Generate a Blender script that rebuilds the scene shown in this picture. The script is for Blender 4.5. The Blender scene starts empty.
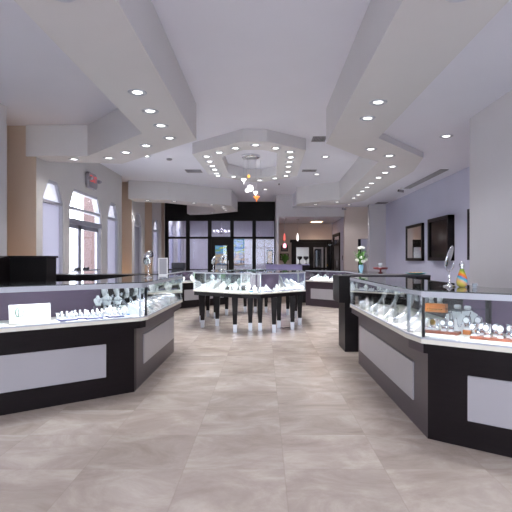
import bpy, bmesh, math, random
from mathutils import Vector, Matrix
random.seed(7)
C = bpy.context.scene.collection
PI = math.pi
EYE = 1.27

# ---------------------------------------------------------------- materials
def lin(c):
    return tuple(((v/255)/12.92 if v/255 <= 0.04045 else (((v/255)+0.055)/1.055)**2.4) for v in c) + (1,)
M = {}
def mat(name, rgb, rough=0.6, metal=0.0, var=0.04, scale=6.0, emit=None, es=0.0, bump=0.0, coat=0.0, stretch=(1,1,1), alpha=None, spec=0.5):
    m = bpy.data.materials.new(name); m.use_nodes = True
    nt = m.node_tree; b = nt.nodes['Principled BSDF']
    tc = nt.nodes.new('ShaderNodeTexCoord'); mp = nt.nodes.new('ShaderNodeMapping')
    mp.inputs['Scale'].default_value = stretch
    nz = nt.nodes.new('ShaderNodeTexNoise'); nz.inputs['Scale'].default_value = scale; nz.inputs['Detail'].default_value = 4
    nt.links.new(tc.outputs['Object'], mp.inputs[0]); nt.links.new(mp.outputs[0], nz.inputs['Vector'])
    cr = nt.nodes.new('ShaderNodeValToRGB')
    l = lin(rgb)
    cr.color_ramp.elements[0].position = .3; cr.color_ramp.elements[1].position = .7
    cr.color_ramp.elements[0].color = tuple(v*(1-var) for v in l[:3])+(1,)
    cr.color_ramp.elements[1].color = tuple(min(1, v*(1+var)) for v in l[:3])+(1,)
    nt.links.new(nz.outputs['Fac'], cr.inputs[0]); nt.links.new(cr.outputs[0], b.inputs['Base Color'])
    b.inputs['Roughness'].default_value = rough; b.inputs['Metallic'].default_value = metal
    b.inputs['Coat Weight'].default_value = coat
    b.inputs['Specular IOR Level'].default_value = spec
    if emit:
        b.inputs['Emission Color'].default_value = lin(emit); b.inputs['Emission Strength'].default_value = es
    if bump:
        bp = nt.nodes.new('ShaderNodeBump'); bp.inputs['Strength'].default_value = bump; bp.inputs['Distance'].default_value = .01
        nt.links.new(nz.outputs['Fac'], bp.inputs['Height']); nt.links.new(bp.outputs[0], b.inputs['Normal'])
    M[name] = m
    return m
def glass(name, tint=(255,255,255), ior=1.5, haze=0.0, hazecol=(255,255,255), strength=1.0):
    m = bpy.data.materials.new(name); m.use_nodes = True
    nt = m.node_tree; nt.nodes.clear()
    out = nt.nodes.new('ShaderNodeOutputMaterial')
    tr = nt.nodes.new('ShaderNodeBsdfTransparent'); tr.inputs[0].default_value = lin(tint)
    gl = nt.nodes.new('ShaderNodeBsdfGlossy'); gl.inputs['Roughness'].default_value = 0.0
    fr = nt.nodes.new('ShaderNodeFresnel'); geo = nt.nodes.new('ShaderNodeNewGeometry'); mr = nt.nodes.new('ShaderNodeMapRange')   # both faces of a thin pane reflect alike
    mr.inputs[3].default_value = ior; mr.inputs[4].default_value = 1/ior
    nt.links.new(geo.outputs['Backfacing'], mr.inputs[0]); nt.links.new(mr.outputs[0], fr.inputs[0])
    mu = nt.nodes.new('ShaderNodeMath'); mu.operation = 'MULTIPLY'; mu.inputs[1].default_value = strength; mu.use_clamp = True
    mx = nt.nodes.new('ShaderNodeMixShader')
    nt.links.new(fr.outputs[0], mu.inputs[0]); nt.links.new(mu.outputs[0], mx.inputs[0])
    nt.links.new(tr.outputs[0], mx.inputs[1]); nt.links.new(gl.outputs[0], mx.inputs[2])
    last = mx
    if haze > 0:
        di = nt.nodes.new('ShaderNodeBsdfDiffuse'); di.inputs[0].default_value = lin(hazecol)
        tl = nt.nodes.new('ShaderNodeBsdfTranslucent'); tl.inputs[0].default_value = lin(hazecol)
        ad = nt.nodes.new('ShaderNodeMixShader'); ad.inputs[0].default_value = .5
        nt.links.new(di.outputs[0], ad.inputs[1]); nt.links.new(tl.outputs[0], ad.inputs[2])
        m2 = nt.nodes.new('ShaderNodeMixShader'); m2.inputs[0].default_value = haze
        nt.links.new(mx.outputs[0], m2.inputs[1]); nt.links.new(ad.outputs[0], m2.inputs[2]); last = m2
    nt.links.new(last.outputs[0], out.inputs[0])
    M[name] = m
    return m
def light_mat(name, rgb, s):
    m = bpy.data.materials.new(name); m.use_nodes = True
    nt = m.node_tree; b = nt.nodes['Principled BSDF']
    b.inputs['Base Color'].default_value = lin(rgb); b.inputs['Emission Color'].default_value = lin(rgb)
    b.inputs['Emission Strength'].default_value = s
    M[name] = m

mat('ceiling', (226,226,238), .85, var=.012, scale=1.5)
mat('soffit', (212,210,213), .85, var=.015, scale=1.5)
mat('wall_left', (205,202,202), .8, var=.015, scale=2)
mat('wall_near', (206,203,208), .8, var=.015, scale=2)
mat('wall_lav', (190,190,212), .8, var=.015, scale=2)
mat('wall_beige', (206,194,189), .8, var=.02, scale=2)
mat('wall_tan', (200,182,168), .8, var=.02, scale=2)
mat('darkwood', (21,15,18), .42, var=.18, scale=5, stretch=(1,1,12), coat=.03, spec=.2)
mat('sidewood', (58,46,56), .36, var=.10, scale=5, stretch=(1,1,10), coat=.1)
mat('purplewood', (92,70,98), .4, var=.10, scale=6, stretch=(1,1,8))
mat('panel', (164,161,167), .3, var=.02, scale=3)
mat('frame_black', (17,14,15), .5, var=.15, scale=5, spec=.2)
mat('desk_sheen', (152,144,192), .35, var=.03)  # lavender reflection on the desk panels is put into this colour
mat('steel', (190,192,200), .38, metal=1, var=.03)
mat('rail', (190,193,204), .4, metal=.25, var=.03)
mat('chrome', (225,225,230), .08, metal=1, var=.02)
mat('silver', (228,230,238), .18, metal=1, var=.05, scale=60)
mat('gold', (220,180,90), .22, metal=1, var=.05, scale=60)
mat('jewel_white', (244,243,246), .5, var=.03, scale=30)
mat('cream', (226,222,212), .45, var=.02)
mat('navy', (50,56,110), .5, var=.1)
mat('blue_box', (96,150,205), .5, var=.1)
mat('mahogany', (142,74,52), .3, var=.22, scale=14, stretch=(1,8,1), coat=.3)
mat('honeywood', (190,112,48), .35, var=.2, scale=12, stretch=(1,1,6))
mat('dark_red', (110,44,46), .35, var=.15)
mat('black_gloss', (14,12,16), .12, var=.1)
mat('black_plastic', (40,38,48), .4, var=.1)
mat('leaf', (88,140,62), .5, var=.25, scale=30)
mat('petal', (240,240,232), .6, var=.05, scale=30)
mat('arch_grey', (196,198,206), .35, var=.04)
mat('vase_blue', (150,196,222), .15, var=.08)
mat('teal', (60,150,160), .3, var=.1)
mat('cookie', (206,168,110), .8, var=.2, scale=60)
mat('white_plastic', (232,232,232), .4, var=.02)
mat('grille', (150,148,156), .5, var=.05)
mat('vent_dark', (70,68,74), .6, var=.1)
mat('window_frame', (182,182,194), .4, var=.02)
mat('alu', (170,170,184), .3, metal=.5, var=.03)
mat('red_letter', (215,60,60), .5, emit=(215,50,50), es=.6)
mat('ink', (196,200,204), .6)
mat('ink_green', (118,140,128), .5, var=.3, scale=60)
mat('pavement', (226,222,216), .9, var=.05, scale=.8)
mat('lawn', (120,170,92), .95, var=.18, scale=2)
mat('stucco', (112,94,94), .9, var=.04, scale=4)
mat('carpet', (120,112,116), .95, var=.08, scale=30)
mat('mirror', (210,212,218), .03, metal=1, var=.01)
mat('orange_glass', (236,130,66), .2, emit=(255,130,60), es=1.2)
mat('yellow_glass', (240,190,90), .2, emit=(255,190,90), es=1.0)
mat('red_glass', (220,100,96), .2, emit=(255,110,100), es=1.0)
mat('pink_glass', (240,150,170), .2, emit=(255,150,170), es=3.0)
mat('clear_glass_white', (240,240,248), .15, emit=(255,250,250), es=1.5)
light_mat('lens', (255,253,250), 3.5)
light_mat('warm_lens', (255,205,160), 6.0)
light_mat('led', (240,244,255), 5.0)
glass('case_glass', (246,250,250), 1.5, 0.0, strength=1.5)
glass('top_glass', (238,243,244), 1.5, 0.03, (210,220,225), strength=1.3)
glass('window_glass', (248,250,252), 1.45)
glass('partition_glass', (238,238,248), 1.5, 0.04, (214,216,232), strength=1.0)
glass('shade_glass', (190,190,200), 1.45, 0.8, (178,177,188))
glass('shade_top', (210,210,216), 1.45, 0.7, (206,206,212))
glass('clear', (240,245,250), 1.5, 0.25, (240,245,250))

def floor_material():
    m = bpy.data.materials.new('travertine'); m.use_nodes = True; nt = m.node_tree; b = nt.nodes['Principled BSDF']
    tc = nt.nodes.new('ShaderNodeTexCoord')
    sep = nt.nodes.new('ShaderNodeSeparateXYZ'); nt.links.new(tc.outputs['Object'], sep.inputs[0])
    def math_(op, a, bb=None):
        n = nt.nodes.new('ShaderNodeMath'); n.operation = op
        for k, v in enumerate((a, bb)):
            if v is None: continue
            if isinstance(v, (int, float)): n.inputs[k].default_value = v
            else: nt.links.new(v, n.inputs[k])
        return n.outputs[0]
    ux = math_('DIVIDE', math_('SUBTRACT', sep.outputs[0], .173), .61)
    uy = math_('DIVIDE', math_('SUBTRACT', sep.outputs[1], 4.39), .585)
    fx, fy = math_('FRACT', ux), math_('FRACT', uy)
    dx = math_('MINIMUM', fx, math_('SUBTRACT', 1, fx)); dy = math_('MINIMUM', fy, math_('SUBTRACT', 1, fy))
    d = math_('MINIMUM', dx, dy)
    joint = math_('LESS_THAN', d, .0055)
    comb = nt.nodes.new('ShaderNodeCombineXYZ')
    nt.links.new(math_('FLOOR', ux), comb.inputs[0]); nt.links.new(math_('FLOOR', uy), comb.inputs[1])
    wn = nt.nodes.new('ShaderNodeTexWhiteNoise'); wn.noise_dimensions = '3D'; nt.links.new(comb.outputs[0], wn.inputs['Vector'])
    # veins stretched along X, shifted per tile
    sc = nt.nodes.new('ShaderNodeVectorMath'); sc.operation = 'MULTIPLY_ADD'
    nt.links.new(wn.outputs['Color'], sc.inputs[0]); sc.inputs[1].default_value = (40, 40, 40); nt.links.new(tc.outputs['Object'], sc.inputs[2])
    mp = nt.nodes.new('ShaderNodeMapping'); mp.inputs['Scale'].default_value = (1.2, 1.8, 1); nt.links.new(sc.outputs[0], mp.inputs[0])
    nz = nt.nodes.new('ShaderNodeTexNoise'); nz.inputs['Scale'].default_value = 1.6; nz.inputs['Detail'].default_value = 10; nz.inputs['Roughness'].default_value = .7
    nz.inputs['Distortion'].default_value = .6
    nt.links.new(mp.outputs[0], nz.inputs['Vector'])
    cr = nt.nodes.new('ShaderNodeValToRGB'); e = cr.color_ramp.elements
    e[0].position = .25; e[0].color = lin((152,138,131)); e[1].position = .75; e[1].color = lin((202,192,184))
    x = cr.color_ramp.elements.new(.5); x.color = lin((176,163,155))
    nt.links.new(nz.outputs['Fac'], cr.inputs[0])
    hv = nt.nodes.new('ShaderNodeHueSaturation'); nt.links.new(cr.outputs[0], hv.inputs['Color'])
    nt.links.new(math_('ADD', .93, math_('MULTIPLY', wn.outputs['Value'], .13)), hv.inputs['Value'])
    mx = nt.nodes.new('ShaderNodeMixRGB'); mx.inputs[2].default_value = lin((150,136,128))
    nt.links.new(math_('MULTIPLY', joint, .3), mx.inputs[0]); nt.links.new(hv.outputs[0], mx.inputs[1])
    nt.links.new(mx.outputs[0], b.inputs['Base Color'])
    b.inputs['Specular IOR Level'].default_value = .38
    rr = math_('ADD', .16, math_('MULTIPLY', nz.outputs['Fac'], .14)); nt.links.new(rr, b.inputs['Roughness'])
    bp = nt.nodes.new('ShaderNodeBump'); bp.inputs['Strength'].default_value = .12; bp.inputs['Distance'].default_value = .002
    nt.links.new(math_('SUBTRACT', 1, joint), bp.inputs['Height']); nt.links.new(bp.outputs[0], b.inputs['Normal'])
    M['travertine'] = m
floor_material()
def swirl_material():
    m = bpy.data.materials.new('swirl_glass'); m.use_nodes = True; nt = m.node_tree; b = nt.nodes['Principled BSDF']
    tc = nt.nodes.new('ShaderNodeTexCoord'); sp = nt.nodes.new('ShaderNodeSeparateXYZ'); nt.links.new(tc.outputs['Object'], sp.inputs[0])
    t1 = nt.nodes.new('ShaderNodeMath'); t1.operation = 'MULTIPLY_ADD'; t1.inputs[1].default_value = .55
    nt.links.new(sp.outputs[0], t1.inputs[0]); nt.links.new(sp.outputs[2], t1.inputs[2])
    nz = nt.nodes.new('ShaderNodeTexNoise'); nz.inputs['Scale'].default_value = 30; nt.links.new(tc.outputs['Object'], nz.inputs['Vector'])
    t2 = nt.nodes.new('ShaderNodeMath'); t2.operation = 'MULTIPLY_ADD'; t2.inputs[1].default_value = .03; nt.links.new(nz.outputs['Fac'], t2.inputs[0]); nt.links.new(t1.outputs[0], t2.inputs[2])
    mr = nt.nodes.new('ShaderNodeMapRange'); mr.inputs[1].default_value = .0; mr.inputs[2].default_value = .15; nt.links.new(t2.outputs[0], mr.inputs[0])
    cr = nt.nodes.new('ShaderNodeValToRGB'); e = cr.color_ramp.elements
    e[0].color = lin((150,140,50)); e[1].color = lin((120,150,60)); e[1].position = .95
    for p, c in ((.22,(210,190,90)),(.36,(226,170,130)),(.48,(90,180,190)),(.56,(70,130,190)),(.64,(220,110,50)),(.74,(226,130,60)),(.82,(190,180,60))):
        el = e.new(p); el.color = lin(c)
    nt.links.new(mr.outputs[0], cr.inputs[0]); nt.links.new(cr.outputs[0], b.inputs['Base Color'])
    b.inputs['Roughness'].default_value = .12; M['swirl_glass'] = m
swirl_material()
def painting_material():
    m = bpy.data.materials.new('painting'); m.use_nodes = True; nt = m.node_tree; b = nt.nodes['Principled BSDF']
    tc = nt.nodes.new('ShaderNodeTexCoord'); mp = nt.nodes.new('ShaderNodeMapping'); mp.inputs['Scale'].default_value = (1.4, 1, 4.2)
    nz = nt.nodes.new('ShaderNodeTexNoise'); nz.inputs['Scale'].default_value = 2.3; nz.inputs['Detail'].default_value = 3
    nt.links.new(tc.outputs['Object'], mp.inputs[0]); nt.links.new(mp.outputs[0], nz.inputs['Vector'])
    top = nt.nodes.new('ShaderNodeValToRGB'); e = top.color_ramp.elements
    e[0].position = .40; e[0].color = lin((60,120,190)); e[1].position = .62; e[1].color = lin((196,204,60))
    x = e.new(.5); x.color = lin((80,160,210)); x = e.new(.56); x.color = lin((60,140,90))
    bot = nt.nodes.new('ShaderNodeValToRGB'); e = bot.color_ramp.elements
    e[0].position = .38; e[0].color = lin((90,130,170)); e[1].position = .65; e[1].color = lin((170,140,90))
    x = e.new(.5); x.color = lin((130,110,110)); x = e.new(.58); x.color = lin((190,160,120))
    nt.links.new(nz.outputs['Fac'], top.inputs[0]); nt.links.new(nz.outputs['Fac'], bot.inputs[0])
    sp = nt.nodes.new('ShaderNodeSeparateXYZ'); nt.links.new(tc.outputs['Object'], sp.inputs[0])
    st = nt.nodes.new('ShaderNodeMapRange'); st.inputs[1].default_value = .45; st.inputs[2].default_value = .6
    nt.links.new(sp.outputs[2], st.inputs[0])
    mx = nt.nodes.new('ShaderNodeMixRGB'); nt.links.new(st.outputs[0], mx.inputs[0])
    nt.links.new(bot.outputs[0], mx.inputs[1]); nt.links.new(top.outputs[0], mx.inputs[2]); nt.links.new(mx.outputs[0], b.inputs['Base Color'])
    b.inputs['Roughness'].default_value = .6; M['painting'] = m
painting_material()

# ---------------------------------------------------------------- mesh builder
class MB:
    def __init__(s): s.v = []; s.f = []; s.smooth = []
    def add(s, vs, fs, smooth=False):
        o = len(s.v); s.v += [tuple(v) for v in vs]; s.f += [tuple(i+o for i in f) for f in fs]; s.smooth += [smooth]*len(fs)
        return s
    def box(s, x0, x1, y0, y1, z0, z1):
        vs = [(x0,y0,z0),(x1,y0,z0),(x1,y1,z0),(x0,y1,z0),(x0,y0,z1),(x1,y0,z1),(x1,y1,z1),(x0,y1,z1)]
        return s.add(vs, [(0,3,2,1),(4,5,6,7),(0,1,5,4),(1,2,6,5),(2,3,7,6),(3,0,4,7)])
    def prism(s, poly, z0, z1):
        n = len(poly)
        vs = [(p[0],p[1],z0) for p in poly]+[(p[0],p[1],z1) for p in poly]
        return s.add(vs, [tuple(range(n))[::-1], tuple(range(n,2*n))]+[(i,(i+1)%n,n+(i+1)%n,n+i) for i in range(n)])
    def wallseg(s, a, b, t, z0, z1):            # vertical slab from a to b, thickness t to the left of a->b
        d = Vector((b[0]-a[0], b[1]-a[1])); d.normalize(); n = Vector((-d.y, d.x))*t
        return s.prism([a, b, (b[0]+n.x, b[1]+n.y), (a[0]+n.x, a[1]+n.y)], z0, z1)
    def xprism(s, poly, x0, x1):                # poly in (y,z)
        n = len(poly)
        vs = [(x0,p[0],p[1]) for p in poly]+[(x1,p[0],p[1]) for p in poly]
        return s.add(vs, [tuple(range(n)), tuple(range(n,2*n))[::-1]]+[(i,(i+1)%n,n+(i+1)%n,n+i) for i in range(n)])
    def ring(s, outer, inner, z0, z1):
        n = len(outer)
        vs = [(p[0],p[1],z0) for p in outer]+[(p[0],p[1],z0) for p in inner]+[(p[0],p[1],z1) for p in outer]+[(p[0],p[1],z1) for p in inner]
        fs = []
        for i in range(n):
            j = (i+1)%n
            fs += [(i,n+i,n+j,j),(2*n+i,2*n+j,3*n+j,3*n+i),(i,j,2*n+j,2*n+i),(n+i,3*n+i,3*n+j,n+j)]
        return s.add(vs, fs)
    def cyl(s, p0, p1, r0, r1=None, n=12, smooth=True, caps=True):
        r1 = r0 if r1 is None else r1
        p0, p1 = Vector(p0), Vector(p1); d = (p1-p0).normalized()
        a = d.orthogonal().normalized(); b = d.cross(a)
        vs = [p0+(a*math.cos(2*PI*i/n)+b*math.sin(2*PI*i/n))*r0 for i in range(n)]+[p1+(a*math.cos(2*PI*i/n)+b*math.sin(2*PI*i/n))*r1 for i in range(n)]
        s.add(vs, [(i,(i+1)%n,n+(i+1)%n,n+i) for i in range(n)], smooth)
        if caps:
            o = len(s.v)-2*n
            s.f += [tuple(range(o+n-1,o-1,-1)), tuple(range(o+n,o+2*n))]; s.smooth += [False, False]
        return s
    def tube(s, pts, r, n=8, closed=False):
        pts = [Vector(p) for p in pts]; m = len(pts); vs = []
        ref = None
        for i, p in enumerate(pts):
            if closed: d = pts[(i+1)%m]-pts[i-1]
            else: d = pts[min(i+1,m-1)]-pts[max(i-1,0)]
            d.normalize()
            if ref is None: ref = d.orthogonal().normalized()
            a = (ref-d*ref.dot(d)); a.normalize(); ref = a; b = d.cross(a)
            vs += [p+(a*math.cos(2*PI*k/n)+b*math.sin(2*PI*k/n))*r for k in range(n)]
        fs = []
        for i in range(m if closed else m-1):
            j = (i+1)%m
            fs += [(i*n+k, i*n+(k+1)%n, j*n+(k+1)%n, j*n+k) for k in range(n)]
        if not closed: fs += [tuple(range(n))[::-1], tuple(range((m-1)*n, m*n))]
        return s.add(vs, fs, True)
    def lathe(s, prof, c=(0,0,0), n=20, sx=1, sy=1):
        vs = []; m = len(prof)
        for r, z in prof: vs += [(c[0]+r*sx*math.cos(2*PI*k/n), c[1]+r*sy*math.sin(2*PI*k/n), c[2]+z) for k in range(n)]
        fs = [(i*n+k, i*n+(k+1)%n, (i+1)*n+(k+1)%n, (i+1)*n+k) for i in range(m-1) for k in range(n)]
        s.add(vs, fs, True)
        o = len(s.v)-m*n
        if prof[0][0] > 1e-5: s.f.append(tuple(range(o+n-1,o-1,-1))); s.smooth.append(False)
        if prof[-1][0] > 1e-5: s.f.append(tuple(range(o+(m-1)*n, o+m*n))); s.smooth.append(False)
        return s
    def ball(s, c, r, n=10, sz=1.0):
        return s.lathe([(max(1e-6, r*math.sin(PI*i/6)), -r*sz*math.cos(PI*i/6)) for i in range(7)], c, n)
    def quadbox(s, pts, t):                      # planar quad thickened along its normal
        p = [Vector(q) for q in pts]; nn = (p[1]-p[0]).cross(p[2]-p[0]).normalized()*t
        vs = p+[q+nn for q in p]; n = len(p)
        return s.add(vs, [tuple(range(n))[::-1], tuple(range(n,2*n))]+[(i,(i+1)%n,n+(i+1)%n,n+i) for i in range(n)])
    def build(s, name, m, parent=None, local=False, bevel=0.0):
        vs = [Vector(v) for v in s.v]
        loc = Vector((0,0,0))
        if not local:
            if parent is not None:
                off = parent['_w']; vs = [v-Vector(off) for v in vs]
            else:
                xs, ys, zs = zip(*s.v); loc = Vector(((min(xs)+max(xs))/2, (min(ys)+max(ys))/2, min(zs))); vs = [v-loc for v in vs]
        me = bpy.data.meshes.new(name); me.from_pydata([tuple(v) for v in vs], [], s.f); 
        for p, sm in zip(me.polygons, s.smooth): p.use_smooth = sm
        bm = bmesh.new(); bm.from_mesh(me); bmesh.ops.recalc_face_normals(bm, faces=bm.faces); bm.to_mesh(me); bm.free()
        me.materials.append(M[m])
        o = bpy.data.objects.new(name, me); C.objects.link(o); o.location = loc
        if parent is not None: o.parent = parent
        o['_w'] = tuple(loc) if parent is None or local else tuple(parent['_w'])
        if bevel:
            md = o.modifiers.new('bevel', 'BEVEL'); md.width = bevel; md.segments = 2; md.limit_method = 'ANGLE'
        return o
def tag(o, label, cat, group=None):
    o['label'] = label; o['category'] = cat
    if group: o['group'] = group
    return o
def thing(name, label, cat, loc=(0,0,0), rz=0, group=None):
    o = bpy.data.objects.new(name, None); C.objects.link(o); o.location = loc; o.rotation_euler = (0,0,rz)
    o.empty_display_size = .05
    o['_w'] = tuple(loc); return tag(o, label, cat, group)
def struct(name, mb, m, parent=None, label=None):
    o = mb.build(name, m, parent)
    if parent is None: o['kind'] = 'structure'
    if label: o['label'] = label
    return o
def clone(root, loc, rz=0, label=None, group=None, scale=1.0):
    r = root.copy(); C.objects.link(r); r.location = loc; r.rotation_euler = (0,0,rz); r.scale = (scale,)*3
    if label: r['label'] = label
    if group: r['group'] = group
    for ch in list(root.children):
        c = ch.copy(); C.objects.link(c); c.parent = r
        for g in ch.children:
            d = g.copy(); C.objects.link(d); d.parent = c
    return r
used = set()
def place(proto, loc, rz, label, group, scale=1.0):
    if proto.name not in used:
        used.add(proto.name); proto.location = loc; proto.rotation_euler = (0,0,rz); proto.scale = (scale,)*3
        proto['label'] = label; proto['group'] = group; return proto
    return clone(proto, loc, rz, label, group, scale)
ORD = ['first','second','third','fourth','fifth','sixth','seventh','eighth','ninth','tenth','eleventh','twelfth','thirteenth','fourteenth','fifteenth','sixteenth']
def area(parent, loc, sx, sy, energy, col=(1,1,1), rot=(0,0,0), shape='RECTANGLE', spread=None):
    l = bpy.data.lights.new('lamp', 'AREA'); l.shape = shape; l.size = sx; l.size_y = sy; l.energy = energy; l.color = col
    if spread: l.spread = spread
    if energy < 12: l.spread = 2.1
    o = bpy.data.objects.new('lamp', l); C.objects.link(o); o.rotation_euler = rot
    if parent is not None:
        o.parent = parent; o.location = Vector(loc)-Vector(parent['_w'])
    else: o.location = loc
    return o

# ---------------------------------------------------------------- room shell
ZC, ZS, ZO, ZR, ZL = 3.39, 2.90, 3.19, 2.99, 2.68     # main ceiling, soffits, octagon, right recess, lobby
YB = -3.0
struct('floor', MB().box(-4.3, 4.2, YB-.2, 22.6, -.12, 0), 'travertine')
struct('ceiling', MB().box(-4.3, 4.2, YB-.2, 22.6, ZC, ZC+.15), 'ceiling')

# left walls with recesses
wl = MB()
def win_wall(mb, y0, y1, holes, x0=-3.75, x1=-3.6):
    """wall slab along Y with chamfered-top openings (ya, yb, yta, ytb, spring, top, sill)"""
    y = y0
    for (a, b, ta, tb, sp, tp, sill) in holes:
        mb.box(x0, x1, y, a, 0, ZC)
        if sill > 0: mb.box(x0, x1, a, b, 0, sill)
        mb.box(x0, x1, a, b, tp, ZC)
        mb.xprism([(a, sp), (ta, tp), (a, tp)], x0, x1)
        mb.xprism([(b, sp), (b, tp), (tb, tp)], x0, x1)
        y = b
    mb.box(x0, x1, y, y1, 0, ZC)
W1 = (7.97, 8.84, 8.20, 8.61, 2.27, 2.63, .45)
WD = (9.07, 10.86, 9.29, 10.64, 2.27, 2.63, 0)
W3 = (11.28, 12.15, 11.51, 11.92, 2.27, 2.63, .45)
W4 = (13.60, 14.50, 13.84, 14.26, 2.27, 2.63, .45)
W5 = (15.95, 16.85, 16.19, 16.61, 2.27, 2.63, .45)
W6 = (18.7, 19.6, 18.94, 19.36, 2.27, 2.63, .45)
W7 = (20.5, 21.5, 20.75, 21.25, 2.27, 2.63, .45)
win_wall(wl, 7.75, 12.4, [W1, WD, W3]); win_wall(wl, 13.36, 14.8, [W4]); win_wall(wl, 15.75, 17.2, [W5]); win_wall(wl, 17.7, 22.2, [W6, W7])
struct('wall_left', wl, 'wall_left')
nl = MB(); nl.box(-3.75, -3.56, YB, 6.78, 0, ZC)
struct('wall_left_near', nl, 'wall_near')
tn = MB()
for (a, b) in ((6.78, 7.75), (12.4, 13.36), (14.8, 15.75), (17.2, 17.7)):
    tn.box(-4.2, -4.05, a-.15, b+.15, 0, ZC)         # recess back
    tn.box(-4.05, -3.6, b-.012, b+.0, 0, ZC)           # face towards the room
    tn.box(-4.05, -3.6, a, a+.012, 0, ZC)
for (a, b) in ((7.77, 12.38), (13.38, 14.78), (15.77, 17.18), (17.72, 22.2)): pass
struct('wall_left_recess', tn, 'wall_tan')
# right walls
struct('wall_right_near', MB().box(2.50, 3.95, YB, 5.96, 0, ZC), 'wall_near')
struct('wall_right', MB().box(3.78, 3.95, 5.96, 15.2, 0, ZC), 'wall_lav')
struct('wall_right_stub', MB().box(3.26, 3.95, 15.2, 15.4, 0, ZC), 'wall_near')
# lobby walls
struct('trim_6', MB().box(.48, 2.62, 16.0, 16.15, ZL, ZC), 'wall_near')
lw = MB(); lw.box(2.62, 3.07, 16.0, 16.15, 0, ZC); lw.box(3.07, 3.45, 16.0, 16.15, 1.96, ZC); lw.box(3.45, 3.95, 15.4, 16.15, 0, ZC)
struct('wall_lobby_front', lw, 'wall_beige')
struct('trim_1', MB().box(2.64, 3.44, 15.93, 16.0, 2.48, ZR), 'wall_beige')
struct('wall_lobby_side', MB().box(2.62, 2.75, 16.15, 16.85, 0, ZL).box(2.62, 2.75, 16.85, 18.5, 2.22, ZL).box(2.62, 2.75, 18.5, 18.9, 0, ZL), 'wall_lav')
bw = MB(); bw.box(.48, 1.22, 18.9, 19.05, 0, ZL); bw.box(1.22, 2.4, 18.9, 19.05, 1.9, ZL); bw.box(1.74, 1.9, 18.9, 19.05, 0, 1.9); bw.box(2.4, 2.9, 18.9, 19.05, 0, ZL)
struct('wall_lobby_back', bw, 'wall_beige')
struct('ceiling_lobby', MB().box(.48, 2.9, 16.15, 19.05, ZL, ZL+.1), 'ceiling')
struct('wall_lobby_left', MB().box(.40, .48, 16.0, 22.2, 0, ZC), 'wall_near')
# room beyond the lobby
rb = MB(); rb.box(.48, 3.2, 21.6, 21.75, 0, 2.68).box(3.2, 3.3, 19.05, 21.75, 0, 2.68)
struct('wall_back_room', rb, 'wall_near')
struct('ceiling_back_room', MB().box(.48, 3.3, 19.05, 21.75, 2.68, 2.78), 'ceiling')
struct('wall_back_room_partition', MB().box(1.93, 3.2, 19.9, 20.0, 0, 2.68), 'wall_beige')
# store room behind the lobby side door and behind the dark doorway
struct('wall_side_room', MB().box(3.4, 3.5, 16.15, 18.9, 0, ZL), 'wall_near')
struct('wall_dark_room', MB().box(3.0, 3.75, 17.2, 17.3, 0, 2.2), 'frame_black')
# office rear wall and the wall behind the camera
struct('wall_office', MB().box(-4.2, .48, 22.0, 22.2, 0, ZC), 'wall_near')
wb = MB(); wb.box(-3.75, -3.3, YB-.15, YB, 0, ZC).box(3.3, 3.75, YB-.15, YB, 0, ZC).box(-3.3, 3.3, YB-.15, YB, 2.9, ZC)
wb.box(-3.3, 3.3, YB-.15, YB, 0, .15)
struct('wall_front', wb, 'wall_near')
wf = MB()
for x in (-3.3, -1.65, 0, 1.65, 3.24): wf.box(x, x+.06, YB-.1, YB-.04, .15, 2.9)
wf.box(-3.3, 3.3, YB-.1, YB-.04, 2.2, 2.26)
w_ = struct('window_1', wf, 'alu'); struct('window_pane', MB().box(-3.3, 3.3, YB-.08, YB-.07, .15, 2.9), 'window_glass', w_)

# soffits
def soffit(name, poly, z0, z1, m='soffit'): return struct(name, MB().prism(poly, z0, z1), m)
soffit('trim_2', [(-.92,YB),(-.92,6.67),(-2.4,8.3),(-3.6,8.14),(-3.6,7.73),(-3.74,7.73),(-3.74,7.69),(-2.77,7.69),(-1.57,6.3),(-1.57,YB)], ZS, ZC-.001)
soffit('trim_3', [(.87,YB),(.87,6.86),(1.56,7.79),(1.9,8.12),(1.95,9.9),(2.03,13.2),(.94,14.2),(1.0,14.9),(2.3,14.35),(2.75,13.5),(2.75,9.0),(2.54,7.82),(1.53,6.55),(1.56,YB)], ZS, ZC-.001)
soffit('ceiling_right_recess', [(1.56,YB),(1.53,6.55),(2.54,7.82),(2.75,9.0),(2.75,13.5),(2.3,14.35),(1.0,14.9),(.92,16.0),(3.44,16.0),(3.44,15.3),(3.78,15.2),(3.78,5.96),(2.5,5.96),(2.5,YB)], ZR, ZC-.001, 'ceiling')
soffit('trim_4', [(-3.6,13.0),(-2.6,13.3),(-.98,14.7),(-.89,16.5),(-2.0,17.55),(-2.68,17.75),(-2.7,17.2),(-1.6,16.25),(-1.6,15.25),(-2.8,14.0),(-3.6,13.75)], ZS, ZC-.001)
OCT_O = [(-1.30,8.87),(-.34,7.91),(.05,7.94),(.73,8.56),(.755,11.2),(-.05,12.1),(-.45,12.0),(-1.25,10.95)]
OCT_I = [(-.79,9.13),(-.35,8.55),(-.02,8.55),(.25,8.8),(.27,11.05),(-.05,11.42),(-.4,11.4),(-.79,10.75)]
struct('trim_5', MB().ring(OCT_O, OCT_I, ZO, ZC-.001), 'soffit')

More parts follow.
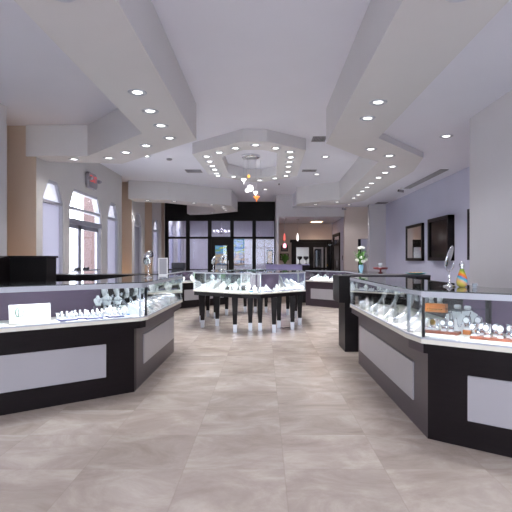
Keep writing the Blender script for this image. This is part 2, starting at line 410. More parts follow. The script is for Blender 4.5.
# windows in the left wall
def arch_window(name, W, m_glass, x=-3.68, door=False):
    a, b, ta, tb, sp, tp, sill = W
    out = [(a,sill),(a,sp),(ta,tp),(tb,tp),(b,sp),(b,sill)]
    t = .05
    inn = [(a+t,sill+t),(a+t,sp-.01),(ta+.02,tp-t),(tb-.02,tp-t),(b-t,sp-.01),(b-t,sill+t)]
    mb = MB(); n = len(out)
    for i in range(n):
        j = (i+1)%n
        mb.xprism([out[i], out[j], inn[j], inn[i]], x-.03, x+.05)
    mb.box(x-.03, x+.05, a+t, b-t, sp-.04, sp+.01)
    fr = struct(name, mb, 'window_frame')
    g = MB(); g.xprism([(a+t,sill+t),(a+t,sp),(b-t,sp),(b-t,sill+t)], x, x+.006)
    struct('window_pane', g, m_glass[0], fr)
    g = MB(); g.xprism([(a+t,sp),(ta+.02,tp-t),(tb-.02,tp-t),(b-t,sp)], x, x+.006)
    struct('window_pane', g, m_glass[1], fr)
    return fr
SG = ('shade_glass', 'shade_top')
for k, W in enumerate((W1, W3, W4, W5, W6, W7)): arch_window('window_%d' % (k+2), W, SG)
# entrance door unit
a, b, ta, tb, sp, tp, _ = WD
mb = MB()
out = [(a,0),(a,sp),(ta,tp),(tb,tp),(b,sp),(b,0)]; t = .05
inn = [(a+t,0),(a+t,sp-.01),(ta+.02,tp-t),(tb-.02,tp-t),(b-t,sp-.01),(b-t,0)]
for i in range(5): mb.xprism([out[i], out[i+1], inn[i+1], inn[i]], -3.72, -3.62)
mb.box(-3.72, -3.62, a+t, b-t, sp-.04, sp+.01)
dr = struct('door_1', mb, 'window_frame')
struct('door_head', MB().box(-3.71, -3.58, a+t, b-t, 1.96, 2.05), 'alu', dr)
struct('window_pane', MB().xprism([(a+t,sp),(ta+.02,tp-t),(tb-.02,tp-t),(b-t,sp)], -3.68, -3.674), 'window_glass', dr)
struct('window_pane', MB().box(-3.68, -3.674, a+t, b-t, 2.05, sp-.03), 'window_glass', dr)
for (u0, u1, hy) in ((a+t, 9.70, 9.50), (9.72, 10.79, 9.95)):
    leaf = MB(); leaf.box(-3.70, -3.65, u0, u0+.07, 0, 1.96).box(-3.70, -3.65, u1-.07, u1, 0, 1.96).box(-3.70, -3.65, u0, u1, 1.88, 1.96).box(-3.70, -3.65, u0, u1, 0, .2)
    l_ = struct('door_leaf', leaf, 'alu', dr)
    struct('door_glass', MB().box(-3.68, -3.674, u0+.07, u1-.07, .2, 1.88), 'window_glass', l_)
    struct('push_bar', MB().cyl((-3.60, u0+.04, 1.06), (-3.60, u1-.04, 1.06), .015), 'steel', l_)
    struct('door_handle', MB().box(-3.65, -3.58, hy-.09, hy+.09, 1.06, 1.12), 'black_plastic', l_)

# outside
struct('pavement', MB().box(-80, -3.76, -30, 60, -.12, -.02), 'pavement')
struct('pavement', MB().box(-80, 60, -60, YB-.21, -.12, -.03), 'pavement')
struct('lawn', MB().box(-42, -27, -30, 60, -.02, .02), 'lawn')
struct('pillar_outside', MB().box(-5.12, -4.0, 13.9, 14.5, -.02, 3.6), 'stucco')
def car(x, y, rz, label):
    t = thing('car', label, 'car', (x, y, -.02), rz, 'cars parked outside the entrance')
    b_ = MB(); pr = [(-2.1,.35),(-2.1,.8),(-1.3,.92),(-.8,1.38),(.7,1.40),(1.4,.95),(2.1,.85),(2.15,.35)]
    b_.xprism(pr, -.85, .85); b_.build('body', 'black_plastic' if 'dark' in label else 'rail', t, local=True)
    g = MB().xprism([(-1.15,.95),(-.75,1.3),(.62,1.32),(1.2,.97)], -.86, .86); g.build('windows', 'black_gloss', t, local=True)
    for sx in (-.8, .8):
        for sy in (-1.3, 1.35): MB().cyl((sx-.08,sy,.32),(sx+.08,sy,.32),.32,n=16).build('wheel', 'black_plastic', t, local=True)
car(-24, 56, .2, 'silver car parked outside beyond the entrance door glass'); car(-21.5, 51, .2, 'dark car parked outside beyond the entrance door glass')

# ---------------------------------------------------------------- glazed office partition (back)
YP = 17.8
k_ = YP/490
def px(x): return (x-264)*k_
def py(y): return EYE-(y-260)*k_
fb = MB(); T = (YP, YP+.12)
zh, zm1, zm2, zl = py(220.8), py(236.7), py(238.7), .94
fb.box(-3.6, px(278), *T, zh, ZC)
fb.box(-3.6, px(278), *T, zm2, zm1)
fb.box(-3.6, px(278), *T, 0, zl) if False else None
cols = [(-3.6, px(168.2)), (px(186), px(189.5)), (px(207.8), px(211.4)), (px(230.2), px(233.7)), (px(252.3), px(255.9)), (px(274.2), px(278))]
for (u0, u1) in cols: fb.box(u0, u1, *T, 0, zh)
for i in (0, 1, 3, 4): fb.box(cols[i][1], cols[i+1][0], *T, 0, zl)
part = struct('wall_back', fb, 'frame_black')
for i in range(5):
    u0, u1 = cols[i][1], cols[i+1][0]
    struct('window_pane', MB().box(u0, u1, YP+.05, YP+.058, zm1, zh), 'partition_glass', part)
    if i != 2: struct('window_pane', MB().box(u0, u1, YP+.05, YP+.058, zl, zm2), 'partition_glass', part)
u0, u1 = cols[2][1], cols[3][0]
dd = MB(); gz = py(245.6)
dd.box(u0, px(215), YP+.01, YP+.1, 0, zm2).box(px(226.7), u1, YP+.01, YP+.1, 0, zm2).box(px(215), px(226.7), YP+.01, YP+.1, gz, zm2).box(px(215), px(226.7), YP+.01, YP+.1, 0, .25)
d2 = struct('door_2', dd, 'frame_black')
struct('door_glass', MB().box(px(215), px(226.7), YP+.05, YP+.058, .25, gz), 'case_glass', d2)
struct('door_handle', MB().cyl((px(228.4), YP-.04, .95), (px(228.4), YP-.04, 1.25), .012).cyl((px(228.4),YP-.04,1.0),(px(228.4),YP+.02,1.0),.008).cyl((px(228.4),YP-.04,1.2),(px(228.4),YP+.02,1.2),.008), 'steel', d2)
# office contents
pt = MB().box(-2.29, -.87, 21.95, 21.99, 1.04, 2.21).build('painting', 'painting')
tag(pt, 'large blue and yellow abstract canvas hanging on the office wall behind the partition', 'painting')
fr = thing('picture_frame', 'small black framed picture on the office wall, right of the large canvas', 'picture', (.26, 21.98, 1.08))
MB().box(.12, .16, 21.93, 21.99, 1.08, 1.72).box(.36, .40, 21.93, 21.99, 1.08, 1.72).box(.12, .40, 21.93, 21.99, 1.66, 1.72).box(.12, .40, 21.93, 21.99, 1.08, 1.13).build('frame', 'frame_black', fr)
MB().box(.16, .36, 21.965, 21.985, 1.13, 1.66).build('picture', 'cookie', fr)
ch = thing('chandelier_reflection', 'small lit chandelier added in the office for the reflection in an upper pane', 'chandelier', (-1.72, 19.8, 2.3))  # added chandelier stands in for a reflection in the panes
MB().cyl((-1.72,19.8,ZC),(-1.72,19.8,2.55),.01).lathe([(.02,0),(.09,.05),(.05,.12),(.02,.3)],(-1.72,19.8,2.3)).build('stem', 'chrome', ch)
for k in range(6):
    a_ = k*PI/3; x, y = -1.72+.3*math.cos(a_), 19.8+.3*math.sin(a_)
    MB().tube([(-1.72,19.8,2.36),(-1.72+.15*math.cos(a_),19.8+.15*math.sin(a_),2.31),(x,y,2.40)], .01).build('arm', 'chrome', ch)
    MB().ball((x,y,2.44),.045).build('lamp_glass', 'clear_glass_white', ch)
def down_spot(parent, loc, e, size=2.6, col=(1,1,1)):
    l = bpy.data.lights.new('spot','SPOT'); l.energy = e; l.spot_size = size; l.spot_blend = .6; l.color = col; l.shadow_soft_size = .08
    o = bpy.data.objects.new('spot',l); C.objects.link(o); o.parent = parent; o.location = Vector(loc)-Vector(parent['_w'])
for q in (-3.0,-1.0): 
    for yy in (18.8,20.6): down_spot(ch, (q,yy,ZC-.05), 85, 2.3, (.93,.95,1))  # added spots brighten the office, without fixtures of their own

# ---------------------------------------------------------------- lobby
lf = MB(); Y0, Y1 = 18.80, 18.9
lf.box(1.06, 1.24, Y0, Y1, 0, 2.01).box(1.24, 2.58, Y0, Y1, 1.76, 2.01).box(1.73, 1.90, Y0, Y1, 0, 1.76).box(2.28, 2.36, Y0, Y1, 0, 1.76)
lf.box(1.0, 2.60, Y0-.04, Y1, 1.94, 2.05).box(1.24, 2.58, Y0, Y1, 0, .98)
d3 = struct('door_3', lf, 'frame_black')
struct('door_glass', MB().box(1.24, 1.73, Y0+.04, Y0+.05, .98, 1.76), 'case_glass', d3)
struct('door_glass', MB().box(1.90, 2.28, Y0+.04, Y0+.05, .98, 1.76), 'case_glass', d3)
ml = MB().box(2.05, 2.09, 19.86, 19.9, .95, 1.72).box(2.28, 2.33, 19.86, 19.9, .95, 1.72).box(2.05, 2.33, 19.86, 19.9, 1.66, 1.72)
mirr = thing('wall_mirror', 'narrow black framed mirror seen through the right hand lobby door glass', 'mirror', (2.19, 19.88, .95)); ml.build('frame', 'frame_black', mirr)
MB().box(2.09, 2.28, 19.88, 19.895, .95, 1.66).build('glass', 'mirror', mirr)
dl = thing('glazed_door', 'dark glazed door standing open in the lobby corner', 'door', (2.48, 18.6, 0))
MB().box(2.37, 2.42, 18.55, 18.6, 0, 1.96).box(2.55, 2.60, 18.55, 18.6, 0, 1.96).box(2.37, 2.6, 18.55, 18.6, 1.86, 1.96).box(2.37, 2.6, 18.55, 18.6, 0, .2).build('frame', 'frame_black', dl)
MB().box(2.42, 2.55, 18.57, 18.58, .2, 1.86).build('pane', 'black_gloss', dl)
MB().ball((2.40, 18.53, 1.06), .025).build('knob', 'gold', dl)
sf = MB().box(2.585, 2.63, 16.85, 16.95, 0, 2.22).box(2.585, 2.63, 18.4, 18.5, 0, 2.22).box(2.585, 2.63, 16.85, 18.5, 2.12, 2.22).box(2.60, 2.64, 16.95, 18.4, 1.78, 1.84)
d4 = struct('door_4', sf, 'frame_black')
struct('door_leaf', MB().box(2.62, 2.66, 17.05, 18.4, 0, 1.78), 'vent_dark', d4)
struct('window_pane', MB().box(2.62, 2.63, 16.95, 18.4, 1.84, 2.12), 'case_glass', d4)
struct('door_handle', MB().cyl((2.56,17.2,1.0),(2.56,17.2,1.25),.015), 'steel', d4)
sw = MB().box(2.605, 2.62, 16.25, 16.33, 1.27, 1.42).build('light_switch', 'black_plastic'); tag(sw, 'dark light switch plate on the pale wall beside the lobby side door', 'switch')
# pendants
def pendant(x, y, zb, h, m, label, r=.035, top=ZL):
    t = thing('pendant_lamp', label, 'pendant lamp', (x, y, zb), 0, 'pendant lamps in the lobby')
    MB().lathe([(r*.5,0),(r,h*.3),(r*.8,h*.7),(r*.35,h)], (x,y,zb)).build('lamp_shade', m, t)
    MB().cyl((x,y,zb+h),(x,y,top),.004,n=6).build('cord', 'steel', t)
    MB().lathe([(.06,-.02),(.06,0)],(x,y,top)).build('canopy', 'chrome', t)
pendant(.71, 17, 1.93, .26, 'red_glass', 'small red glass pendant lamp hanging nearest the black partition')
pendant(1.165, 17, 1.93, .26, 'clear_glass_white', 'slim white glass pendant lamp hanging right of the red one')
pendant(.70, 16.6, 1.68, .15, 'pink_glass', 'glowing pink pendant lamp hanging lowest in front of a wall picture', .06)
def wall_pic(x0, x1, z0, z1, y, inner, label):
    t = thing('picture_frame', label, 'picture', ((x0+x1)/2, y, z0), 0, 'small framed pictures in the lobby'); e = .035
    MB().box(x0,x0+e,y-.03,y,z0,z1).box(x1-e,x1,y-.03,y,z0,z1).box(x0,x1,y-.03,y,z1-e,z1).box(x0,x1,y-.03,y,z0,z0+e).build('frame','frame_black',t)
    MB().box(x0+e,x1-e,y-.012,y-.001,z0+e,z1-e).build('picture',inner,t)
wall_pic(.66, .92, 1.60, 1.84, 18.9, 'carpet', 'upper small black framed picture on the brown lobby wall')
wall_pic(.62, .95, 1.26, 1.52, 18.9, 'wall_beige', 'lower small black framed picture behind the green plant')
def leaves_plant(cx, cy, z0, n, h, spread, parent, name='foliage', w=.012):
    mb = MB()
    for k in range(n):
        a_ = random.uniform(0, 2*PI); s_ = random.uniform(.3, 1)*spread; hh = random.uniform(.5, 1)*h
        dx, dy = math.cos(a_), math.sin(a_); q = Vector((-dy, dx, 0))*w
        P = [Vector((cx, cy, z0)), Vector((cx+dx*s_*.4, cy+dy*s_*.4, z0+hh*.6)), Vector((cx+dx*s_*.8, cy+dy*s_*.8, z0+hh*.95)), Vector((cx+dx*s_, cy+dy*s_, z0+hh*.8))]
        ws = [.4, 1, .8, .05]; vs = []
        for p, w_ in zip(P, ws): vs += [p-q*w_, p+q*w_]
        mb.add(vs, [(0,1,3,2),(2,3,5,4),(4,5,7,6)])
    return mb.build(name, 'leaf', parent)
tb = thing('plant_stand', 'dark slim plant stand against the brown lobby wall', 'plant stand', (.78, 18.3, 0))
MB().box(.60,.96,18.12,18.48,.92,.96).build('top','darkwood',tb)
for sx in (.63,.93):
    for sy in (18.15,18.45): MB().box(sx-.02,sx+.02,sy-.02,sy+.02,0,.92).build('leg','darkwood',tb)
pp = thing('potted_plant', 'small leafy green plant in teal pot in front of the brown lobby wall', 'plant', (.78, 18.3, .96))
MB().lathe([(.07,0),(.11,.1),(.12,.16),(.10,.16),(.09,.03)],(.78,18.3,.96)).build('pot','teal',pp)
leaves_plant(.78, 18.3, 1.1, 46, .42, .26, pp, w=.03)

# reception desk behind the island
dk = thing('reception_desk', 'panelled reception desk with painted lavender sheen standing behind the island showcase', 'desk', (.6, 14.9, 0))
MB().box(.06, 1.14, 14.6, 14.66, .2, 1.12).build('front_panel', 'desk_sheen', dk)
MB().box(.06, .12, 14.66, 15.2, 0, 1.12).build('side_panel','darkwood',dk); MB().box(1.08,1.14,14.66,15.2,0,1.12).build('side_panel','darkwood',dk)
MB().box(1.14, 1.34, 14.6, 15.2, 0, 1.12).build('end_post', 'darkwood', dk)
MB().box(.04, 1.36, 14.56, 14.86, 1.12, 1.14).build('ledge', 'desk_sheen', dk)
MB().box(.1, 1.1, 14.66, 15.2, .72, .76).build('worktop', 'darkwood', dk)
for (x, l) in ((1.07,'black footed goblet vase on the reception desk, left of its twin'),(1.26,'black footed goblet vase at the dark end of the reception desk')):
    v = MB().lathe([(.05,0),(.05,.012),(.012,.03),(.012,.12),(.075,.18),(.08,.24),(.07,.24),(.02,.15)],(x,14.71,1.1405)).build('dark_vase','black_gloss'); tag(v, l, 'vase', 'black goblet vases at the reception desk')

# ---------------------------------------------------------------- recessed lights
SPOT_E = 26
def make_downlight():
    t = thing('recessed_downlight', 'x', 'ceiling light')
    MB().lathe([(.092,0),(.092,-.006),(.080,-.012),(.062,-.008),(.048,-.001),(.048,0)], n=28).build('trim_ring', 'rail', t, local=True)
    MB().lathe([(.0001,-.003),(.047,-.003),(.047,-.001)], n=24).build('lens', 'lens', t, local=True)
    l = bpy.data.lights.new('spot', 'SPOT'); l.energy = SPOT_E; l.spot_size = 2.3; l.spot_blend = .8; l.shadow_soft_size = .05; l.color = (1, .975, .96)
    o = bpy.data.objects.new('spot', l); C.objects.link(o); o.parent = t; o.location = (0,0,-.02)
    return t
DL = make_downlight()
def lights(pts, z, where, group):
    for k, (x, y) in enumerate(pts):
        place(DL, (x, y, z), 0, where % ORD[k], group)
lights([(-1.23,4.76),(-1.245,5.36),(-1.25,5.94),(-1.26,6.54)], ZS, 'round recessed downlight in straight arm of the left soffit, %s from the front', 'downlights in the near left soffit')
lights([(-1.68,6.98),(-2.09,7.42),(-2.48,7.83),(-3.07,7.92)], ZS, 'round recessed downlight in slanted arm of the left soffit, %s from the soffit corner', 'downlights in the near left soffit')
lights([(-2.4,10.0)], ZC, 'lone recessed downlight in the high ceiling between the two left soffits (%s)', 'downlights in the high ceiling')
lights([(1.18,5.06),(1.19,5.63)], ZS, 'round recessed downlight in straight arm of the right soffit, %s from the front', 'downlights in the right soffit')
lights([(1.57,7.2),(1.96,7.66),(2.24,8.54),(2.26,9.14),(2.27,9.7),(2.28,10.4),(2.31,10.97),(2.33,11.6),(2.35,12.25),(2.36,12.87)], ZS, 'recessed downlight in the long line of the right soffit, %s counting from the front', 'downlights in the right soffit')
lights([(1.51,14.35),(2.05,13.75)], ZS, 'recessed downlight at the far end of the right soffit, %s from the lobby pendants', 'downlights in the right soffit')
lights([(2.64,15.2)], ZR, 'bright recessed downlight in front of the beige wall near the tiny camera (%s)', 'downlight before the beige wall')
lights([(2.53,6.8)], ZR, 'lone warm recessed downlight in the high pocket beside the near right wall (%s)', 'downlight in the right ceiling pocket')
lights([(1.26,10.06),(1.3,12.1),(.04,14.7)], ZC, 'recessed downlight in high ceiling behind and right of the octagon, %s by distance', 'downlights in the high ceiling')
lights([(-1.06,9.08),(-1.06,9.54),(-1.055,10.0),(-1.05,10.42),(-1.05,10.86),(-1.05,11.17)], ZO, 'small recessed downlight down the left side of the ceiling octagon, %s from the front', 'downlights in the octagonal soffit')
lights([(-.8,8.75),(-.49,8.41),(-.14,8.18),(.2,8.41),(.46,8.7)], ZO, 'small recessed downlight along the front edge of the ceiling octagon, %s from its left end', 'downlights in the octagonal soffit')
lights([(.5,9.16),(.5,9.59),(.5,10.05),(.52,10.64),(.50,11.18)], ZO, 'small recessed downlight down the right side of the ceiling octagon, %s from the front', 'downlights in the octagonal soffit')
lights([(-.70,11.3),(-.49,11.60),(-.11,11.79),(.25,11.5)], ZO, 'small recessed downlight along the far edge of the ceiling octagon, %s from its left end', 'downlights in the octagonal soffit')
lights([(-3.18,13.4),(-2.49,13.6),(-2.0,14.0),(-1.55,14.45),(-1.25,15.0)], ZS, 'small recessed downlight along the front of the far left soffit, %s from the wall', 'downlights in the far left soffit')
lights([(-1.27,15.55),(-1.25,16.05),(-1.8,17.0),(-2.3,17.35)], ZS, 'small recessed downlight round the back of the far left soffit, %s from its front corner', 'downlights in the far left soffit')
# unseen store front lights keep the same rows going behind the camera
lights([(-1.24,3.0),(-1.24,1.4),(-1.24,-.4),(1.2,3.0),(1.2,1.4),(1.2,-.4)], ZS, 'recessed downlight in the soffits over the shop front, %s of that set', 'downlights over the shop front')
lb = thing('lobby_ceiling_light', 'warm rectangular recessed ceiling light in the low lobby ceiling', 'ceiling light', (1.93, 18.0, ZL))
MB().box(1.70,2.16,17.72,18.28,ZL-.012,ZL-.001).build('trim_ring','white_plastic',lb)
MB().box(1.74,2.12,17.76,18.24,ZL-.016,ZL-.012).build('lens','warm_lens',lb)
down_spot(lb, (1.93,18.0,ZL-.03), 45, 2.5, (1,.82,.68))
br = thing('ceiling_panel_light', 'bright ceiling light in the room behind the lobby doors', 'ceiling light', (1.4, 20.3, 2.68))
MB().box(1.1,1.7,20.0,20.6,2.655,2.679).build('lens','white_plastic',br); down_spot(br, (1.4,20.3,2.64), 160, 2.3)

# vents
def vent(x0, x1, y0, y1, z, label, n=8, along='x', bk='vent_dark'):
    t = thing('air_vent', label, 'vent', ((x0+x1)/2, (y0+y1)/2, z), 0, 'air vents in the ceiling')
    MB().box(x0,x1,y0,y1,z-.008,z-.001).build('backing',bk,t)
    f = MB(); e=.018; f.box(x0-e,x0,y0-e,y1+e,z-.014,z-.001).box(x1,x1+e,y0-e,y1+e,z-.014,z-.001).box(x0,x1,y0-e,y0,z-.014,z-.001).box(x0,x1,y1,y1+e,z-.014,z-.001).build('frame','grille',t)
    s = MB()
    for k in range(n):
        if along == 'x': q = x0+(x1-x0)*(k+.5)/n; s.box(q-.006,q+.006,y0,y1,z-.014,z-.008)
        else: q = y0+(y1-y0)*(k+.5)/n; s.box(x0,x1,q-.006,q+.006,z-.014,z-.008)
    s.build('slats','grille',t)
vent(.86,1.06,8.42,8.72,ZC,'dark slatted air vent right of the ceiling octagon, the nearer one')
vent(.92,1.22,11.5,11.7,ZC,'dark slatted air vent right of the ceiling octagon, the farther one',10)
vent(-1.84,-1.5,11.5,11.8,ZC,'pale slatted air vent left of the ceiling octagon',5,'y','grille')
vent(3.36,3.48,9.3,11.7,ZR,'long narrow air slot running beside the wall with the televisions',2,'x','grille')
vent(3.4,3.68,14.6,14.9,ZR,'small dark air vent by the far end of the right soffit',4,'y')
sd = MB().lathe([(.06,-.001),(.06,-.02),(.045,-.035),(.0001,-.035)],(-1.98,10.25,ZC)).build('smoke_detector','grille'); tag(sd,'small round smoke detector on the high ceiling near the left air vent','smoke detector')
def cam_(x, y, z, label, tilt):
    t = thing('security_camera', label, 'camera', (x,y,z-.1), 0, 'security cameras')
    MB().lathe([(.035,-.001),(.03,-.02),(.0001,-.025)],(x,y,z)).cyl((x,y,z-.02),(x,y,z-.06),.008).build('bracket','white_plastic',t)
    MB().cyl((x-.07,y,z-.07),(x+.05,y-.02,z-.09),.03).build('housing','grille',t); MB().cyl((x-.085,y,z-.068),(x-.07,y,z-.07),.026).build('lens','black_gloss',t)
cam_(3.27,11.66,ZR,'small white security camera under the right soffit beside the air slot',0); cam_(2.6,15.8,ZR,'tiny dark security camera in the corner above the beige wall',0)
sm = MB().lathe([(.02,-.001),(.02,-.03),(.0001,-.04)],(.42,13.6,ZC)).build('sprinkler_head','vent_dark'); tag(sm,'tiny dark sprinkler head in the ceiling beyond the octagon','sprinkler')

# pendant chandelier in the octagon
cx, cy = -.27, 9.93
chd = thing('pendant_chandelier', 'round chrome ceiling plate with coloured glass pendants on thin wires in the octagon', 'chandelier', (cx, cy, 2.48))
MB().lathe([(.19,-.001),(.195,-.03),(.17,-.055),(.0001,-.06)],(cx,cy,ZC)).build('canopy','chrome',chd)
MB().lathe([(.10,-.06),(.10,-.068),(.0001,-.07)],(cx,cy,ZC)).build('canopy_cap','steel',chd)
def drop(x, y, z, prof, m):
    o = MB().lathe(prof,(x,y,z)).build('pendant_shade',m,chd); MB().cyl((x,y,z+prof[-1][1]),(x,y,ZC-.05),.0025,n=5).build('wire','steel',chd)
cone = [(.004,0),(.012,.05),(.055,.10),(.05,.115),(.006,.12)]
ball = [(.004,0),(.04,.015),(.055,.055),(.04,.095),(.004,.11)]
drop(cx-.04, cy-.02, 2.93, [(r*.6,z*.6) for r,z in ball], 'yellow_glass')
drop(cx-.14, cy, 2.80, cone, 'clear_glass_white')
drop(cx-.01, cy+.02, 2.655, [(r*1.3,z*1.3) for r,z in ball], 'clear_glass_white')
drop(cx-.07, cy-.03, 2.63, [(r*.8,z*.8) for r,z in ball], 'clear_glass_white')
drop(cx+.10, cy, 2.54, [(r*.9,z) for r,z in cone], 'clear_glass_white')
drop(cx+.12, cy-.06, 2.44, [(r*1.15,z) for r,z in cone], 'orange_glass')
MB().tube([(cx+.2,cy,ZC-.09),(cx+.2,cy,3.0)],.002).build('wire','steel',chd)

# exit sign over the entrance
es = thing('exit_sign', 'grey exit sign with red letters and two lamp heads above the entrance', 'exit sign', (-3.55, 10.1, 2.74))
pl = [(9.86,2.80),(9.92,2.74),(10.32,2.74),(10.40,2.80),(10.40,2.98),(10.30,3.06),(9.92,3.06),(9.86,3.0)]
MB().xprism(pl,-3.6,-3.53).build('housing','grille',es,bevel=.01)
for y in (9.93, 10.42): MB().cyl((-3.53,y,2.93),(-3.46,y-.03,2.92),.04,.03).build('lamp_head','grille',es)
def txt(s, size, m, parent, loc, rot, name='lettering'):
    cu = bpy.data.curves.new(name,'FONT'); cu.body = s; cu.size = size; cu.extrude = .001; cu.align_x = 'CENTER'; cu.align_y = 'CENTER'
    o = bpy.data.objects.new(name,cu); C.objects.link(o); cu.materials.append(M[m]); o.rotation_euler = rot
    dg = bpy.context.evaluated_depsgraph_get(); me = bpy.data.meshes.new_from_object(o.evaluated_get(dg)); r_ = tuple(rot)
    bpy.data.objects.remove(o); o = bpy.data.objects.new(name, me); C.objects.link(o); o.rotation_euler = r_
    if parent is not None: o.parent = parent; o.location = Vector(loc)-Vector(parent['_w'])
    else: o.location = loc
    return o
txt('EXIT', .19, 'red_letter', es, (-3.528,10.15,2.93), (PI/2,0,PI/2))

# televisions and pictures on the right wall
def wall_tv(y0, y1, z0, z1, th, name, label, cat, inner):
    pass
    t = thing(name, label, cat, (3.78, (y0+y1)/2, z0), 0); e = .07
    MB().box(3.78-th,3.78,y0,y1,z0,z0+e).box(3.78-th,3.78,y0,y1,z1-e,z1).box(3.78-th,3.78,y0,y0+e,z0,z1).box(3.78-th,3.78,y1-e,y1,z0,z1).build('frame','darkwood',t)
    MB().box(3.78-th*.75,3.775,y0+e,y1-e,z0+e,z1-e).build('screen' if inner=='black_gloss' else 'glass',inner,t)
    return t
tv = wall_tv(9.72,10.94,1.255,2.17,.13,'television','wide black framed television on lavender wall, screen dark','television','black_gloss')
wall_tv(11.55,12.88,1.25,2.15,.06,'framed_mirror','black framed mirror on lavender wall beyond the television','mirror','mirror')
wall_tv(7.7,9.0,1.27,2.2,.05,'framed_mirror','dark frame on lavender wall mostly hidden behind the near right wall','mirror','mirror')

# ---------------------------------------------------------------- showcases
def offs(P, d):
    """offset open polyline to its left by d with mitres"""
    P = [Vector(p) for p in P]; out = []
    def nrm(a, b): v = (b-a).normalized(); return Vector((-v.y, v.x))
    for i, p in enumerate(P):
        if i == 0: out.append(p+nrm(P[0],P[1])*d)
        elif i == len(P)-1: out.append(p+nrm(P[-2],P[-1])*d)
        else:
            n1, n2 = nrm(P[i-1],P[i]), nrm(P[i],P[i+1]); m_ = (n1+n2).normalized(); out.append(p+m_*(d/max(.2,m_.dot(n1))))
    return [(v.x,v.y) for v in out]
ZT, ZD = 1.06, .72
CASE_E = 3.4
def showcase(run, i, j, label, D=.62, zt=ZT, zd=ZD, side=1, base_in=.1, panels=(), back=True, base_m='darkwood', back_m='purplewood', ends=(None,None), shelf=None, e=1.0, back_cut=None, base_pts=None, group='glass jewelry showcases', top_rail=.03):
    """run: polyline of the glass front, cases lie on its left side * side. section between points i..j"""
    F = run[i:j+1]; B = offs(run, D*side)[i:j+1]; BF = offs(run, base_in*side)[i:j+1]; IN = offs(run, .02*side)[i:j+1]
    BI = offs(run, (D-.02)*side)[i:j+1]; G0 = offs(run, .004*side)[i:j+1]; G1 = offs(run, .010*side)[i:j+1]
    if base_pts: BF = base_pts
    cx = sum(p[0] for p in F+B)/len(F+B); cy = sum(p[1] for p in F+B)/len(F+B)
    t = thing('display_case', label, 'display case', (cx,cy,0), 0, group)
    MB().prism(BF+B[::-1], 0, zd-.10).build('base', base_m, t)
    MB().prism(IN+B[::-1], zd-.10, zd-.03).build('under_trim', base_m, t)
    MB().prism(F+B[::-1], zd-.03, zd).build('deck', 'cream', t)
    for k in range(len(F)-1):
        MB().prism([G0[k],G0[k+1],G1[k+1],G1[k]], zd, zt-top_rail).build('front_glass', 'case_glass', t)
    MB().prism(F+B[::-1], zt-.008, zt).build('top_glass', 'top_glass', t)
    R1 = offs(run, .03*side)[i:j+1]
    MB().prism(F+R1[::-1], zt-top_rail-.008, zt-.009).build('top_rail', 'rail', t)
    RB = offs(run, .015*side)[i:j+1]
    MB().prism(F+RB[::-1], zd, zd+.012).build('bottom_rail', 'rail', t)
    for k in range(len(F)):
        p = Vector(IN[k]); MB().box(p.x-.009,p.x+.009,p.y-.009,p.y+.009,zd,zt-.009).build('post','rail',t)
    if back:
        P0, P1 = [Vector(q) for q in BI], [Vector(q) for q in B]
        if back_cut:                                   # only part of the back has a wood panel, the rest is glass
            a0, a1 = back_cut
            q = lambda L, s_: tuple(L[0].lerp(L[1], s_))
            MB().prism([q(P0,a0),q(P0,a1),q(P1,a1),q(P1,a0)], zd, zt-.009).build('back_panel', back_m, t)
        else:
            for k in range(len(F)-1): MB().prism([BI[k],BI[k+1],B[k+1],B[k]], zd, zt-.009).build('back_panel', back_m, t)
    for en, idx in ((ends[0], 0), (ends[1], -1)):
        if en:
            a_, b_ = Vector(F[idx]), Vector(B[idx]); d = (Vector(F[0])-Vector(F[1])).normalized() if idx == 0 else (Vector(F[-1])-Vector(F[-2])).normalized()
            th = -.008 if en == 'glass' else -.02
            q = d*th; MB().prism([tuple(a_),tuple(b_),tuple(b_+q),tuple(a_+q)], zd, zt-.009).build('end_glass' if en=='glass' else 'end_panel', 'case_glass' if en == 'glass' else base_m, t)
    for (k, u0, u1, z0, z1) in panels:
        a_, b_ = Vector(BF[k]), Vector(BF[k+1]); d = (b_-a_).normalized(); n = Vector((d.y,-d.x))*side*.014; L = (b_-a_).length
        if u1 < 0: u1 = L+u1
        p, q = a_+d*u0, a_+d*u1
        MB().prism([tuple(p),tuple(q),tuple(q+n),tuple(p+n)], z0, z1).build('front_panel','panel',t,bevel=.003)
    if shelf:
        s0 = offs(run, shelf[1]*side)[i:j+1]; s1 = offs(run, (D-.03)*side)[i:j+1]
        MB().prism(s0+s1[::-1], zd+shelf[0], zd+shelf[0]+.007).build('shelf','top_glass',t)
    for k in range(len(F)-1):
        a_, b_ = Vector(R1[k]), Vector(R1[k+1]); L = (b_-a_).length
        if L < .35: continue
        mid = (a_+b_)/2; d = (b_-a_).normalized(); nn = Vector((-d.y,d.x))*side
        mp = mid+nn*.05
        area(t, (mp.x,mp.y,zt-.03), L*.94, .03, CASE_E*L*e, (.95,.95,1), (0,0,math.atan2(d.y,d.x)))
        a2, b2 = a_+d*.03, b_-d*.03
        MB().prism([tuple(a2),tuple(b2),tuple(b2+nn*.02),tuple(a2+nn*.02)], zt-.022, zt-.012).build('light_strip','led',t)
    t['_sec'] = [F[0][0],F[0][1],F[-1][0],F[-1][1]]
    return t

